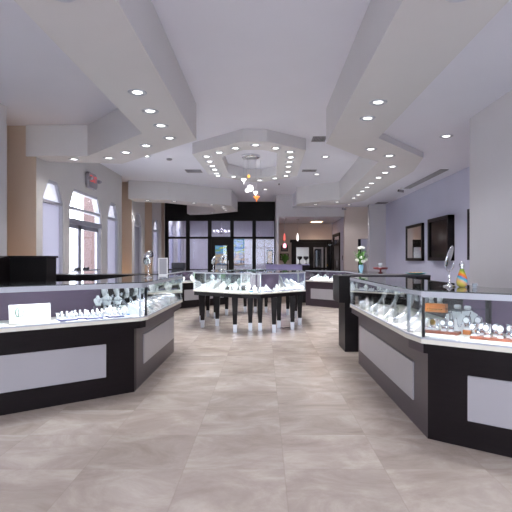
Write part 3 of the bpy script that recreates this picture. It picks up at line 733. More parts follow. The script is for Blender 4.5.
# left run goes far-left -> corner -> away; inside lies to the left of travel
LR = [(-3.3, 4.66-.805*2.135), (-1.165,4.66), (-1.13,4.76), (-1.13,6.80)]
s_left_front = showcase(LR, 0, 2, 'long glass jewelry case at left front, black base with grey panel and white card inside', D=.62,
    panels=[(0,.3,-.28,.185,.49)], back_cut=(0,1), shelf=None, top_rail=.045, e=1.0, base_pts=[(-3.3,3.07),(-1.25,4.72),(-1.25,4.80)])
s_left_side = showcase(LR, 2, 3, 'glass jewelry case on left running away along the aisle, dark base with grey panel', D=.62,
    panels=[(0,.26,-.08,.20,.50)], ends=(None,'glass'), base_m='sidewood', shelf=(.15,.3), e=1.3, back=False, base_pts=[(-1.25,4.80),(-1.25,6.8)])
RR = [(2.46, 3.41-.8*1.366), (1.094,3.41), (1.06,3.66), (1.06,6.04)]
s_right_front = showcase(RR, 0, 1, 'glass watch case at right front with perfume bottle and mirror standing on top', D=.66, side=-1,
    panels=[(0,.25,-.275,.185,.49)], back_cut=(0,1.11), top_rail=.04, base_pts=[(2.53,2.392),(1.165,3.485)])
s_right_side = showcase(RR, 1, 3, 'long glass jewelry case on right running away along the aisle, dark base with grey panel', D=.66, side=-1,
    panels=[(1,.20,-.12,.185,.48)], ends=(None,'glass'), base_m='sidewood', shelf=(.17,.34), e=1.3, back=True, back_m='darkwood', base_pts=[(1.165,3.485),(1.165,3.6),(1.165,6.04)])

# dark service counter at the far end of the right run
sc_ = thing('service_counter', 'black wooden service counter with thin top behind the right aisle case', 'counter', (1.7, 7.05, 0))
MB().box(1.12,2.28,6.78,7.34,0,.68).build('base','darkwood',sc_)
MB().box(1.035,1.19,6.76,7.36,.68,1.05).build('end_block','darkwood',sc_)
MB().box(1.19,2.30,6.76,7.40,1.03,1.06).build('worktop','black_plastic',sc_)
MB().box(2.10,2.30,6.77,7.38,.93,1.03).build('end_drawer','darkwood',sc_)
MB().box(1.19,2.28,7.30,7.34,.68,1.03).build('back_panel','sidewood',sc_)
# left dark counter and tall cabinet behind the left case
lc = thing('service_counter', 'low black wooden counter ledge behind the left cases, under the windows', 'counter', (-2.5,7.3,0))
MB().box(-3.3,-1.62,7.0,7.5,0,1.0).build('base','darkwood',lc); MB().box(-3.35,-1.58,6.95,7.55,1.0,1.06).build('worktop','darkwood',lc)
tc_ = thing('tall_cabinet', 'tall black cabinet with sloping side standing behind the left front case', 'cabinet', (-3.0,6.2,0))
MB().box(-3.32,-2.84,6.4,6.7,0,1.30).build('body','frame_black',tc_); MB().box(-3.34,-2.82,6.38,6.72,1.30,1.325).build('top','black_gloss',tc_)
MB().xprism([(5.2,0),(6.4,0),(6.4,1.325),(5.2,1.16)],-3.5,-3.32).build('side_wing','darkwood',tc_)

# back cases
BL = [(-2.1,9.6),(-2.1,12.75),(-.95,14.1)]     # left: inside to the left of travel
showcase(BL, 0, 1, 'far left glass case running along the aisle toward the black partition', D=.6, zt=.99, zd=.70, panels=[(0,.3,-.3,.2,.48)], ends=('glass',None), e=.8)
showcase(BL, 1, 2, 'far left slanted glass case with black machine on top and pale panel', D=.6, zt=.99, zd=.70, panels=[(0,.15,-.2,.2,.48)], ends=(None,'glass'), e=1.0, base_m='darkwood')
BR = [(2.1,9.5),(2.1,12.7),(1.15,13.75)]
showcase(BR, 0, 1, 'far right glass case with blue flower vase and red tray on top', D=.6, side=-1, zt=.99, zd=.70, panels=[(0,.3,-.3,.2,.48)], ends=('glass',None), e=.8)
showcase(BR, 1, 2, 'far right slanted glass case with white panel, left of the flower vase', D=.6, side=-1, zt=.99, zd=.70, panels=[(0,.1,-.2,.2,.48)], ends=(None,'dark'), e=1.3, base_m='sidewood', base_in=.03)

# ---------------------------------------------------------------- island
IO = [(-1.33,9.18),(-.40,8.36),(-.05,8.34),(.78,9.18),(.79,11.15),(.02,12.1),(-.42,12.1),(-1.34,11.1)]
def inset(P, d):
    n = len(P); out = []
    for i in range(n):
        a_, b_, c_ = Vector(P[i-1]), Vector(P[i]), Vector(P[(i+1)%n])
        n1 = (b_-a_).normalized(); n1 = Vector((-n1.y,n1.x)); n2 = (c_-b_).normalized(); n2 = Vector((-n2.y,n2.x))
        m_ = (n1+n2).normalized(); out.append(tuple(b_+m_*(d/m_.dot(n1))))
    return out
isl = thing('island_showcase', 'octagonal glass jewelry island on tapered dark legs with steel feet', 'display case', (-.27,10.2,0))
II = inset(IO,.52); I1 = inset(IO,.006); I0 = inset(IO,.012); I2 = inset(IO,.03); IA = inset(IO,.02); IIo = inset(IO,.50)
MB().ring(IA, II, .615, .685).build('apron','darkwood',isl)
MB().ring(IO, II, .685, .71).build('deck','cream',isl)
MB().ring(IO, II, 1.044, 1.052).build('top_glass','top_glass',isl)
MB().ring(IO, I2, 1.024, 1.043).build('top_rail','rail',isl)
for k in range(8):
    j = (k+1)%8
    MB().prism([I1[k],I1[j],I0[j],I0[k]],.71,1.024).build('front_glass','case_glass',isl)
    if k in (1,2,3): MB().prism([IIo[k],IIo[j],II[j],II[k]],.71,1.043).build('back_panel','purplewood',isl)
    else: MB().prism([IIo[k],IIo[j],inset(IO,.51)[j],inset(IO,.51)[k]],.71,1.043).build('back_glass','case_glass',isl)
    p = Vector(IA[k]); MB().box(p.x-.008,p.x+.008,p.y-.008,p.y+.008,.71,1.043).build('post','steel',isl)
    a_, b_ = Vector(inset(IO,.07)[k]), Vector(inset(IO,.07)[j]); d = (b_-a_); L = d.length; mid = (a_+b_)/2
    area(isl,(mid.x,mid.y,1.02),L*.9,.03,CASE_E*max(L,.4)*1.1,(.95,.96,1),(0,0,math.atan2(d.y,d.x)))
LEG = None
for (x, y) in [(-1.158,9.24),(-.90,9.45),(-.51,8.62),(-.247,8.84),(-.07,8.84),(.176,8.61),(.28,9.2),(.52,8.97),(.70,9.6),(-1.28,10.0),(-1.26,11.0),(-.86,11.3),(-.46,11.95),(-.21,11.9),(.55,11.35),(.05,11.9),(.70,10.9),(-1.05,10.6)]:
    def taper(a, b, z0, z1): return MB().add([(x-a,y-a,z0),(x+a,y-a,z0),(x+a,y+a,z0),(x-a,y+a,z0),(x-b,y-b,z1),(x+b,y-b,z1),(x+b,y+b,z1),(x-b,y+b,z1)],
        [(0,3,2,1),(4,5,6,7),(0,1,5,4),(1,2,6,5),(2,3,7,6),(3,0,4,7)])
    taper(.034,.054,.135,.615).build('leg','darkwood',isl,bevel=.004)
    taper(.030,.036,0,.138).build('foot','steel',isl)
cb = MB().tube([(.3,9.25,.006),(.36,9.1,.006),(.45,9.2,.006),(.52,9.05,.006),(.6,9.3,.006)],.006).build('power_cable','black_plastic'); tag(cb,'thin black cable lying on the floor between the island legs','cable')

# ---------------------------------------------------------------- jewelry prototypes (local, base at z=0, front towards -Y)
def proto(name, cat): return thing(name, 'x', cat)
P_RING = proto('ring_tray', 'ring tray')
MB().box(-.075,.075,-.05,.05,0,.012).build('tray','navy',P_RING,local=True,bevel=.003)
MB().box(-.068,.068,-.043,.043,.012,.018).build('pad','jewel_white',P_RING,local=True)
for ix in (-.045,0,.045):
    for iy in (-.018,.022):
        f_ = MB().cyl((ix,iy,.018),(ix,iy-.004,.058+.02*(iy>0)),.012,.009,n=10).build('finger','jewel_white',P_RING,local=True)
        z = .048+.02*(iy>0)
        MB().tube([(ix+.0125*math.cos(q*PI/5),iy-.003+.0125*math.sin(q*PI/5),z) for q in range(10)],.0025,n=5,closed=True).ball((ix,iy-.017,z),.005,6).build('ring','silver',f_,local=True)
P_TUBE = proto('ring_stand', 'ring stand')
MB().box(-.03,.03,-.03,.03,0,.012).build('base','jewel_white',P_TUBE,local=True,bevel=.002)
MB().cyl((0,0,.012),(0,0,.085),.017,.017,n=16).build('column','jewel_white',P_TUBE,local=True)
MB().tube([(.0185*math.cos(q*PI/6),.0185*math.sin(q*PI/6),.062) for q in range(12)],.003,n=5,closed=True).ball((0,-.022,.064),.006,6).build('ring','silver',P_TUBE,local=True)
P_BUST = proto('necklace_bust', 'necklace display')
prof = [(0,.045,.025),(.01,.05,.03),(.03,.058,.03),(.07,.078,.034),(.10,.080,.034),(.12,.066,.032),(.135,.036,.026),(.155,.026,.022),(.17,.025,.021),(.175,.018,.016)]
mb = MB(); n = 20; vs = []
for (z, w, d) in prof: vs += [(w*math.cos(2*PI*k/n), .03+d*math.sin(2*PI*k/n)+z*.18, z) for k in range(n)]
mb.add(vs, [(i*n+k,i*n+(k+1)%n,(i+1)*n+(k+1)%n,(i+1)*n+k) for i in range(len(prof)-1) for k in range(n)], True)
mb.f += [tuple(range(n))[::-1], tuple(range((len(prof)-1)*n, len(prof)*n))]; mb.smooth += [False,False]
mb.build('bust','jewel_white',P_BUST,local=True)
def nk(z0, w, zt):
    pts = []
    for q in range(9):
        s_ = q/8*2-1; x = s_*w; z = z0+(zt-z0)*s_*s_; pts.append((x, .03+z*.18-.034*math.sqrt(max(.05,1-(x/.085)**2))-.004, z))
    return pts
nm = MB().tube(nk(.055,.032,.135),.0026,n=5)
for p in nk(.055,.032,.135)[2:7]: nm.ball(p,.0065,6)
nm.build('necklace','silver',P_BUST,local=True)
P_BLUE = proto('jewelry_box', 'jewelry box')
MB().box(-.03,.03,-.025,.025,0,.028).build('box','blue_box',P_BLUE,local=True,bevel=.003); MB().box(-.026,.026,-.021,.021,.028,.034).build('cushion','jewel_white',P_BLUE,local=True)
MB().tube([(.011*math.cos(q*PI/5),0,.042+.011*math.sin(q*PI/5)) for q in range(10)],.0024,n=5,closed=True).build('ring','silver',P_BLUE,local=True)
P_WATCH = proto('watch', 'watch')
def band(rx, rz, w, t, m_, c=(0,0,0)):
    mb = MB(); n = 20; vs = []
    for k in range(n):
        a_ = 2*PI*k/n
        for (rr, yy) in ((1,-w/2),(1,w/2),(0,w/2),(0,-w/2)):
            vs.append((c[0]+yy, c[1]+(rx-(0 if rr else t))*math.cos(a_), c[2]+(rz-(0 if rr else t))*math.sin(a_)))
    fs = []
    for k in range(n):
        j = (k+1)%n
        fs += [(4*k+q, 4*j+q, 4*j+(q+1)%4, 4*k+(q+1)%4) for q in range(4)]
    return mb.add(vs, fs, True)
band(.026,.034,.022,.004,'silver',(0,0,.040)).build('strap','silver',P_WATCH,local=True)
MB().cyl((0,-.030,.052),(0,-.022,.050),.019,n=20).build('case','chrome',P_WATCH,local=True)
MB().cyl((0,-.0315,.0523),(0,-.030,.052),.015,n=20).build('dial','jewel_white',P_WATCH,local=True)
MB().box(-.014,.014,-.02,.02,0,.010).build('stand','jewel_white',P_WATCH,local=True)
P_WATCHG = proto('watch', 'watch')
band(.026,.034,.022,.004,'gold',(0,0,.040)).build('strap','silver',P_WATCHG,local=True)
MB().cyl((0,-.030,.052),(0,-.022,.050),.019,n=20).build('case','gold',P_WATCHG,local=True)
MB().cyl((0,-.0315,.0523),(0,-.030,.052),.015,n=20).build('dial','gold',P_WATCHG,local=True)
MB().box(-.014,.014,-.02,.02,0,.010).build('stand','jewel_white',P_WATCHG,local=True)
P_RAMP = proto('bracelet_ramp', 'bracelet display')
MB().xprism([(-.10,0),(.10,0),(.10,.11),(.085,.115),(-.10,.02)],-.035,.035).build('ramp','jewel_white',P_RAMP,local=True,bevel=.003)
for q, x in enumerate((-.018,.018)):
    mm = MB().tube([(x,-.09+.17*s_/8,.028+.092*s_/8+.004) for s_ in range(9)],.0045,n=6)
    for s_ in range(9): mm.ball((x,-.09+.17*s_/8,.030+.092*s_/8+.004),.0062,6)
    mm.build('bracelet','silver',P_RAMP,local=True)
P_ARCH = proto('necklace_arch', 'necklace display')
mb = MB(); vs = []; N = 12
for q in range(N+1):
    a_ = q/N*PI*.5; y = -.09+.17*math.sin(a_)*1.0; z = .17*(1-math.cos(a_)); w = .02
    nx, nz = math.sin(a_), -math.cos(a_)
    vs += [(-w,y,z+.004),(w,y,z+.004),(w,y+.010,z-.003 if q else 0),(-w,y+.010,z-.003 if q else 0)]
fs = []
for q in range(N): fs += [(4*q+r,4*(q+1)+r,4*(q+1)+(r+1)%4,4*q+(r+1)%4) for r in range(4)]
fs += [(0,1,2,3),(4*N+3,4*N+2,4*N+1,4*N)]
mb.add(vs,fs,True).build('arch','arch_grey',P_ARCH,local=True)
MB().box(-.03,.03,-.10,-.05,0,.008).box(-.004,.004,.06,.07,0,.14).build('support','jewel_white',P_ARCH,local=True)
cm = MB()
for s in (-.01,.01): cm.tube([(s,-.09+.17*math.sin(q/N*PI*.5)-.002,.17*(1-math.cos(q/N*PI*.5))+.009) for q in range(N+1)],.004,n=6)
cm.build('necklace','silver',P_ARCH,local=True)
P_TRAY = proto('flat_tray', 'tray')
MB().box(-.15,.15,-.09,.09,0,.010).box(-.15,.15,-.09,-.082,.010,.016).box(-.15,.15,.082,.09,.010,.016).box(-.15,-.142,-.082,.082,.010,.016).box(.142,.15,-.082,.082,.010,.016).build('tray','jewel_white',P_TRAY,local=True,bevel=.002)
MB().box(-.14,.14,-.08,.08,.010,.012).build('lining','cream',P_TRAY,local=True)

class Sec:
    """a straight strip of a case: u along the front, v inwards"""
    def __init__(s, a, b, side=1, z=ZD):
        s.a, s.b = Vector(a), Vector(b); s.d = (s.b-s.a).normalized(); s.n = Vector((-s.d.y,s.d.x))*side; s.L = (s.b-s.a).length; s.z = z
        s.rz = math.atan2(-s.n.x, s.n.y)         # local +Y points inwards
    def at(s, u, v, dz=0):
        p = s.a+s.d*u+s.n*v; return (p.x,p.y,s.z+dz+.0005)
def put(proto, sec, u, v, label, group, dz=0, turn=0, scale=1.0):
    return place(proto, sec.at(u,v,dz), sec.rz+turn, label, group, scale)

# --- left front case. u measured back from the corner
A = Sec(LR[0], LR[1], 1); LA = A.L
def ua(x):     # distance along the run for a world x
    return (x-LR[0][0])/A.d.x
trays = [(-1.60,'white flat tray carrying the printed card in the left front case'),(-1.33,'white flat tray in left front case, between the card and the corner')]
put(P_TRAY, A, ua(-1.86), .14, 'white flat tray carrying the printed card in the left front case', 'white trays in the left front case', scale=1.0)
put(P_TRAY, A, ua(-1.58), .12, 'white flat tray in left front case, just right of the card', 'white trays in the left front case')
put(P_TRAY, A, ua(-1.32), .12, 'white flat tray in the left front case, nearest the glass corner', 'white trays in the left front case', scale=.9)
put(P_TRAY, A, ua(-2.16), .12, 'white flat tray at the left edge of the left front case, holding a dark piece', 'white trays in the left front case')
# printed card
cp = A.at(ua(-1.90), .15, .016); card = thing('printed_card', 'white printed card with a ring picture standing in the left front case', 'card', cp, A.rz)
MB().add([(-.165,0,0),(.165,0,0),(.165,.02,.155),(-.165,.02,.155),(-.165,.004,0),(.165,.004,0),(.165,.024,.155),(-.165,.024,.155)],[(0,1,2,3),(4,7,6,5),(0,4,5,1),(1,5,6,2),(2,6,7,3),(3,7,4,0)]).build('card','white_plastic',card,local=True)
def on_card(x, z, e=.001): return (x, z*.02/.155-e, z)
rg = MB().tube([on_card(-.085+.032*math.cos(q*PI/8), .095+.042*math.sin(q*PI/8), .002) for q in range(16)],.0035,n=5,closed=True)
rg.tube([on_card(-.100+.012*math.cos(q*PI/8), .09+.035*math.sin(q*PI/8), .003) for q in range(16)],.005,n=5,closed=True); rg.build('ring_print','ink_green',card,local=True)
def card_text(s, size, x, z, m='ink'):
    o = txt(s, size, m, None, (0,0,0), (PI/2-.128,0,0)); o.parent = card; o.location = on_card(x,z,.0015); return o
card_text('OVERNIGHT', .022, .05, .105)
ln = MB()
for k, (x0, x1) in enumerate(((-.12,-.07),(-.06,-.02),(-.01,.03),(.04,.10),(.11,.14))):
    ln.quadbox([on_card(x0,.028,.002),on_card(x1,.028,.002),on_card(x1,.034,.002),on_card(x0,.034,.002)],.0008)
ln.build('small_print','ink',card,local=True)
dkp = MB(); p = A.at(ua(-2.17), .12, .016)
dkp.lathe([(.045,0),(.05,.01),(.04,.03),(.02,.045),(.0001,.05)],(p[0],p[1],p[2])).build('velvet_dome','navy'); tag(bpy.data.objects['velvet_dome'],'dark navy velvet ring dome at the left edge of the left front case','jewelry display')
G = 'ring displays in the left front case'
us = [(-1.665,.13),(-1.56,.19),(-1.49,.12),(-1.40,.20),(-1.33,.12)]
for k, (x, v) in enumerate(us):
    put(P_RING, A, ua(x), v, 'navy ring tray with white fingers in left front case, %s right of the card' % ORD[k], G, dz=.013)
for k, (x, v) in enumerate(((-1.71,.22),(-1.615,.24),(-1.505,.26),(-1.43,.10),(-1.345,.27),(-1.25,.13))):
    put(P_TUBE, A, ua(x), v, 'white column ring stand in left front case, %s right of the card' % ORD[k], G, dz=.013 if v<.2 else 0, scale=.85)
# raised group near the corner
lr_ = thing('display_riser', 'glass shelf on steel pegs near the corner of the left front case', 'shelf', A.at(ua(-1.28),.45), A.rz)
MB().box(-.14,.15,-.06,.06,.094,.099).build('shelf','top_glass',lr_,local=True)
for x in (-.13,.14):
    for y in (-.05,.05): MB().cyl((x,y,0),(x,y,.094),.004,n=8).build('peg','chrome',lr_,local=True)
G = 'busts near the corner of the left front case'
for k, (x, v) in enumerate(((-1.36,.43),(-1.28,.45),(-1.20,.43),(-1.30,.30),(-1.19,.30))):
    put(P_BUST, A, ua(x), v, 'white necklace bust near the corner of left front case, %s right of purple panel' % ORD[k], G, dz=.10 if k<3 else 0, scale=.55+.08*(k%2))
for k, (x, v) in enumerate(((-1.52,.34),(-1.39,.34),(-1.22,.20))):
    put(P_BLUE, A, ua(x), v, 'blue jewelry box near the corner of left front case, %s right of purple panel' % ORD[k], 'blue boxes in the left front case')
# --- left side case
B_ = Sec(LR[2], LR[3], 1)
k = 0
for u in (.16,.42,.68,.94,1.20,1.46,1.72,1.92):
    put(P_RAMP, B_, u, .13, 'white bracelet ramp in front row of left aisle case, %s from the corner' % ORD[k], 'bracelet ramps in the left aisle case', turn=-.2+.1*(k%3)); k += 1
for k, u in enumerate((.2,.52,.84,1.16,1.48,1.80)):
    put(P_ARCH, B_, u, .42, 'white necklace arch in back row of left aisle case, %s from the corner' % ORD[k], 'necklace arches in the left aisle case', turn=.3-.2*(k%3))
for k, u in enumerate((.3,.7,1.1,1.5,1.85)):
    put(P_BUST, B_, u, .48, 'white bust on glass shelf of left aisle case, %s from the corner' % ORD[k], 'busts on the shelf of the left aisle case', dz=.158, scale=.8)
for k, u in enumerate((.1,.32,.56)):
    put(P_BLUE, B_, u, .27, 'blue jewelry box in left aisle case, %s from the corner' % ORD[k], 'blue boxes in the left aisle case')
# --- right side case
Rr = Sec(RR[2], RR[3], -1)
for k, u in enumerate((.70,1.08,1.6,2.12)):
    put(P_ARCH, Rr, u, .28, 'tall pale necklace arch in right aisle case, %s from the near post' % ORD[k], 'necklace arches in the right aisle case', turn=-.9, scale=1.35)
for k, u in enumerate((.1,.32,.62,.95,1.28,1.6,1.93,2.2)):
    put(P_RAMP, Rr, u, .12, 'low white bracelet ramp in right aisle case, %s from the near post' % ORD[k], 'bracelet ramps in the right aisle case', turn=.5-.2*(k%3), scale=.7)
for k, u in enumerate((.75,.98,1.2,1.45,1.7,1.95,2.2)):
    put(P_BUST, Rr, u, .50, 'small white bust on glass shelf of right aisle case, %s from the near post' % ORD[k], 'busts on the shelf of the right aisle case', dz=.178, scale=.7)
put(P_TRAY, Rr, .30, .10, 'white flat tray in right aisle case beside the near post', 'white trays in the right aisle case', turn=0)
put(P_TRAY, Rr, .75, .10, 'white flat tray in right aisle case, second from the near post', 'white trays in the right aisle case', turn=0)
# --- right front case
F_ = Sec(RR[1], RR[0], 1)
W = 'watches in the right front case'
wt = thing('wooden_tray', 'long reddish wooden tray of watches in right front case, left one', 'tray', F_.at(.02,.35), F_.rz, 'wooden watch trays')
MB().box(-.13,.13,-.05,.05,0,.022).build('tray','mahogany',wt,local=True,bevel=.004)
wt2 = thing('wooden_tray', 'reddish wooden tray crowded with watches in right front case, right one', 'tray', F_.at(.43,.29), F_.rz, 'wooden watch trays')
MB().box(-.17,.17,-.07,.07,0,.020).build('tray','mahogany',wt2,local=True,bevel=.004)
for k, u in enumerate((-.075,-.025,.045,.095)):
    put(P_WATCHG if k == 1 else P_WATCH, F_, u, .35, ('gold watch on cuff on the left wooden tray of right front case' if k == 1 else 'silver watch on left wooden tray of right front case, %s from the glass corner' % ORD[k]), W, dz=.022, turn=-.5+.2*k, scale=1.2)
for k, (u, v) in enumerate(((.29,.26),(.325,.32),(.37,.26),(.41,.32),(.45,.26),(.49,.32),(.53,.26),(.57,.32))):
    put(P_WATCH, F_, u, v, 'silver watch crowded on right wooden tray of right front case, %s from its left end' % ORD[k], W, dz=.020, turn=-.4+.15*k, scale=1.25)
for k, (u, v) in enumerate(((.19,.42),(.26,.46))):
    t_ = thing('wooden_block', 'small honey wooden block under a watch in right front case, %s from the corner' % ORD[k], 'display block', F_.at(u,v), F_.rz, 'wooden display blocks')
    MB().box(-.028,.028,-.028,.028,0,.035).build('block','honeywood',t_,local=True,bevel=.003); MB().box(-.024,.024,-.024,.024,.035,.038).build('pad','jewel_white',t_,local=True)
    put(P_WATCH, F_, u, v, 'silver watch on a small honey wooden block in right front case, %s from the corner' % ORD[k], W, dz=.038, scale=1.35)
# display riser with wooden sign box on a short glass shelf
rs = thing('display_riser', 'short glass shelf on steel pegs carrying a wooden box in right front case', 'shelf', F_.at(-.10,.56), F_.rz)
MB().box(-.13,.11,-.06,.06,.130,.138).build('shelf','top_glass',rs,local=True)
for x in (-.12,.10):
    for y in (-.05,.05): MB().cyl((x,y,0),(x,y,.130),.004,n=8).build('peg','chrome',rs,local=True)
hb = thing('wooden_box', 'orange brown wooden box with a gold marked front on the glass shelf, right front case', 'box', F_.at(-.095,.56,.138), F_.rz)
MB().box(-.085,.085,-.03,.03,0,.065).build('box','honeywood',hb,local=True,bevel=.003)
gl_ = MB()
for q in range(7): gl_.box(-.06+q*.018,-.048+q*.018,-.0312,-.030,.018,.026)
gl_.build('gold_marks','gold',hb,local=True)
for k, (u, v) in enumerate(((.035,.62),(.125,.58),(.115,.47))):
    put(P_BUST, F_, u, v, 'white necklace bust behind the watches in right front case, %s from the wooden box' % ORD[k], 'busts in the right front case', scale=1.1 if k<2 else .8)
put(P_TRAY, F_, .10, .14, 'white flat tray in right front case under the glass corner', 'white trays in the right front case', scale=.85)
# --- things standing on the case tops
def table_mirror(x, y, z, s, rz, label):
    t = thing('table_mirror', label, 'mirror', (x,y,z), rz, 'oval table mirrors on the case tops')
    MB().lathe([(.045,0),(.045,.006),(.02,.014),(.007,.03),(.006,.06),(.012,.075),(.006,.09),(.006,.115)]).build('stand','chrome',t,local=True)
    MB().tube([(0,.052*math.cos(PI+q*PI/10)*1.0,.19+.075*math.sin(PI+q*PI/10)) for q in range(11)],.004,n=6).build('fork','chrome',t,local=True)
    tl, ph = math.radians(22), math.radians(38)
    L = Vector((math.sin(tl),0,math.cos(tl))); Yv = Vector((0,-1,0)); N = (Yv*math.cos(ph)+L.cross(Yv)*math.sin(ph)).normalized(); Wd = N.cross(L)
    c = Vector((0,0,.225)); n = 28
    def disc(a, b, d0, d1):
        vs = [c+Wd*a*math.cos(2*PI*k/n)+L*b*math.sin(2*PI*k/n)+N*d0 for k in range(n)]+[c+Wd*a*math.cos(2*PI*k/n)+L*b*math.sin(2*PI*k/n)+N*d1 for k in range(n)]
        return MB().add(vs, [tuple(range(n))[::-1], tuple(range(n,2*n))]+[(k,(k+1)%n,n+(k+1)%n,n+k) for k in range(n)], True)
    disc(.052,.085,-.004,.002).build('mirror_frame','silver',t,local=True); disc(.045,.078,.002,.004).build('mirror_glass','mirror',t,local=True)
    t.scale = (s,s,s); return t
table_mirror(1.46, 3.86, ZT+.001, 1.05, .25, 'tilted oval silver table mirror on the right front case beside the coloured bottle')
table_mirror(-1.35, 5.72, ZT+.001, 1.05, -.1, 'tall narrow table mirror on top of the left aisle case')
table_mirror(-1.03, 10.0, 1.053, .95, .4, 'tilted table mirror on top of the island, the left one')
table_mirror(-.88, 10.2, 1.053, 1.05, -.2, 'slim upright table mirror on top of the island, the right one')
pb = thing('perfume_bottle', 'swirled orange and blue glass bottle with clear stopper on the right front case', 'bottle', (1.535,3.80,ZT+.001))
MB().lathe([(.022,0),(.036,.012),(.042,.035),(.038,.07),(.026,.105),(.017,.13),(.015,.14)],(1.535,3.80,ZT+.001),n=28).build('body','swirl_glass',pb)
MB().lathe([(.015,.14),(.011,.147),(.021,.165),(.020,.18),(.010,.196),(.0001,.198)],(1.535,3.80,ZT+.001)).build('stopper','silver',pb)
ps = thing('photo_stand', 'small white photo stand on the far end of the left aisle case', 'photo stand', (-1.36,6.62,ZT+.001))
MB().box(-1.42,-1.30,6.60,6.62,ZT+.001,ZT+.24).build('board','jewel_white',ps); MB().box(-1.41,-1.31,6.596,6.60,ZT+.02,ZT+.23).build('photo','grille',ps)
MB().box(-1.38,-1.34,6.62,6.70,ZT+.001,ZT+.008).build('foot','jewel_white',ps)
bm_ = thing('card_terminal', 'black boxy machine standing on the far left slanted case', 'machine', (-2.25,13.15,.991))
MB().box(-2.46,-2.12,13.0,13.3,.991,1.04).build('base','black_plastic',bm_,bevel=.01); MB().box(-2.47,-2.11,13.05,13.3,1.04,1.20).build('body','black_plastic',bm_,bevel=.02)
# vase of flowers
vs_ = thing('flower_vase', 'pale blue vase with white flowers on the far right case', 'vase', (2.28,11.5,.991))
MB().lathe([(.03,0),(.045,.04),(.06,.12),(.055,.16),(.04,.17),(.038,.12),(.02,.02)],(2.28,11.5,.991)).build('vase','vase_blue',vs_)
leaves_plant(2.28,11.5,1.12,60,.40,.24,vs_,w=.011)
for (dx,dy,z,r) in ((0,0,1.56,.05),(-.05,-.03,1.55,.045),(.04,-.04,1.555,.045),(-.10,-.05,1.27,.05),(.03,-.08,1.24,.055),(.11,0,1.28,.045),(-.02,-.1,1.33,.045)):
    fm = MB()
    for q in range(7):
        a_ = q*2*PI/7; fm.ball((2.28+dx+r*.55*math.cos(a_),11.5+dy+r*.3*math.sin(a_),z+r*.35*math.sin(a_)),r*.45,7)
    fm.build('flower','petal',vs_)
st_ = MB()
for (dx,dy) in ((0,0),(-.05,-.03),(.04,-.04)): st_.tube([(2.28,11.5,1.12),(2.28+dx*.5,11.5+dy*.5,1.35),(2.28+dx,11.5+dy,1.54)],.004,n=5)
st_.build('stems','leaf',vs_)
rt = thing('footed_tray', 'dark red footed tray on the far right case', 'tray', (2.52,10.6,.991))
MB().lathe([(.05,0),(.05,.01),(.02,.02),(.02,.07),(.15,.08),(.16,.12),(.15,.12),(.13,.09),(.0001,.085)],(2.52,10.6,.991),n=28).build('tray','dark_red',rt)
gc = MB().lathe([(.03,0),(.035,.01),(.045,.12),(.04,.12),(.03,.02),(.0001,.015)],(2.52,10.6,1.078)).build('glass_cup','clear'); tag(gc,'clear glass cup standing on the dark red footed tray','cup')
pl_ = thing('cookie_plate','turquoise plate on the black service counter at right','plate',(2.2,7.1,1.061))
MB().lathe([(.06,0),(.10,.006),(.155,.022),(.15,.026),(.09,.012),(.0001,.010)],(2.2,7.1,1.061),n=28).build('plate','teal',pl_)
for k,(dx,dy) in enumerate(((-.08,0),(-.03,-.04),(.03,-.02),(.08,.02),(0,.05),(-.05,.05))):
    o = MB().lathe([(.02,0),(.027,.006),(.022,.016),(.0001,.019)],(2.2+dx,7.1+dy,1.075),n=12).build('cookie','cookie'); tag(o,'small golden cookie on the turquoise plate on the black counter','cookie','cookies on the turquoise plate')
gt = MB().lathe([(.015,0),(.02,.03),(.016,.03),(.013,.005)],(1.60,3.72,ZT+.001)).build('glass_tumbler','clear'); tag(gt,'tiny clear glass cup right of the coloured bottle on the case top','cup')

# --- island contents
ZI = .71
S = [Sec(IO[k], IO[(k+1)%8], 1, ZI) for k in range(8)]
names = ['left front','narrow front','right front','right','right back','narrow back','left back','left']
def fill(k, n, rows, off=0):
    s = S[k]; c = 0
    for (v, pr, nm, scl) in rows:
        for q in range(n):
            u = s.L*(q+.5)/n+off
            u = max(.12, min(s.L-.12, u))
            put(pr, s, u, v, '%s, island %s side, %s row, %s from left' % (nm, names[k], 'front' if v < .2 else 'rear', ORD[q]), '%ss in the island' % nm, turn=random.uniform(-.3,.3), scale=scl)
fill(0, 5, [(.12,P_TUBE,'white ring stand',1.2)]); fill(0, 4, [(.30,P_BUST,'white bust',.95)])
fill(1, 1, [(.12,P_BLUE,'blue box',1.1),(.30,P_TRAY,'white tray',.6)])
fill(2, 6, [(.12,P_RING,'navy ring tray',.8)]); fill(2, 4, [(.28,P_BUST,'white bust',.65)])
fill(3, 7, [(.12,P_RAMP,'white bracelet ramp',1.0)]); fill(3, 5, [(.34,P_ARCH,'white necklace arch',1.3)])
fill(4, 4, [(.2,P_BUST,'white bust',.8)]); fill(6, 4, [(.2,P_BUST,'white bust',.8)])
fill(7, 6, [(.14,P_RAMP,'white bracelet ramp',1.0)]); fill(7, 4, [(.34,P_BUST,'white bust',.85)])
pb_ = thing('price_card', 'plain white card leaning in the front of the island', 'card', S[2].at(.14,.10), S[2].rz)
MB().add([(-.05,0,0),(.05,0,0),(.05,.03,.09),(-.05,.03,.09),(-.05,.07,0),(.05,.07,0)],[(0,1,2,3),(0,3,4),(1,5,2),(2,5,4,3),(0,4,5,1)]).build('card','white_plastic',pb_,local=True)
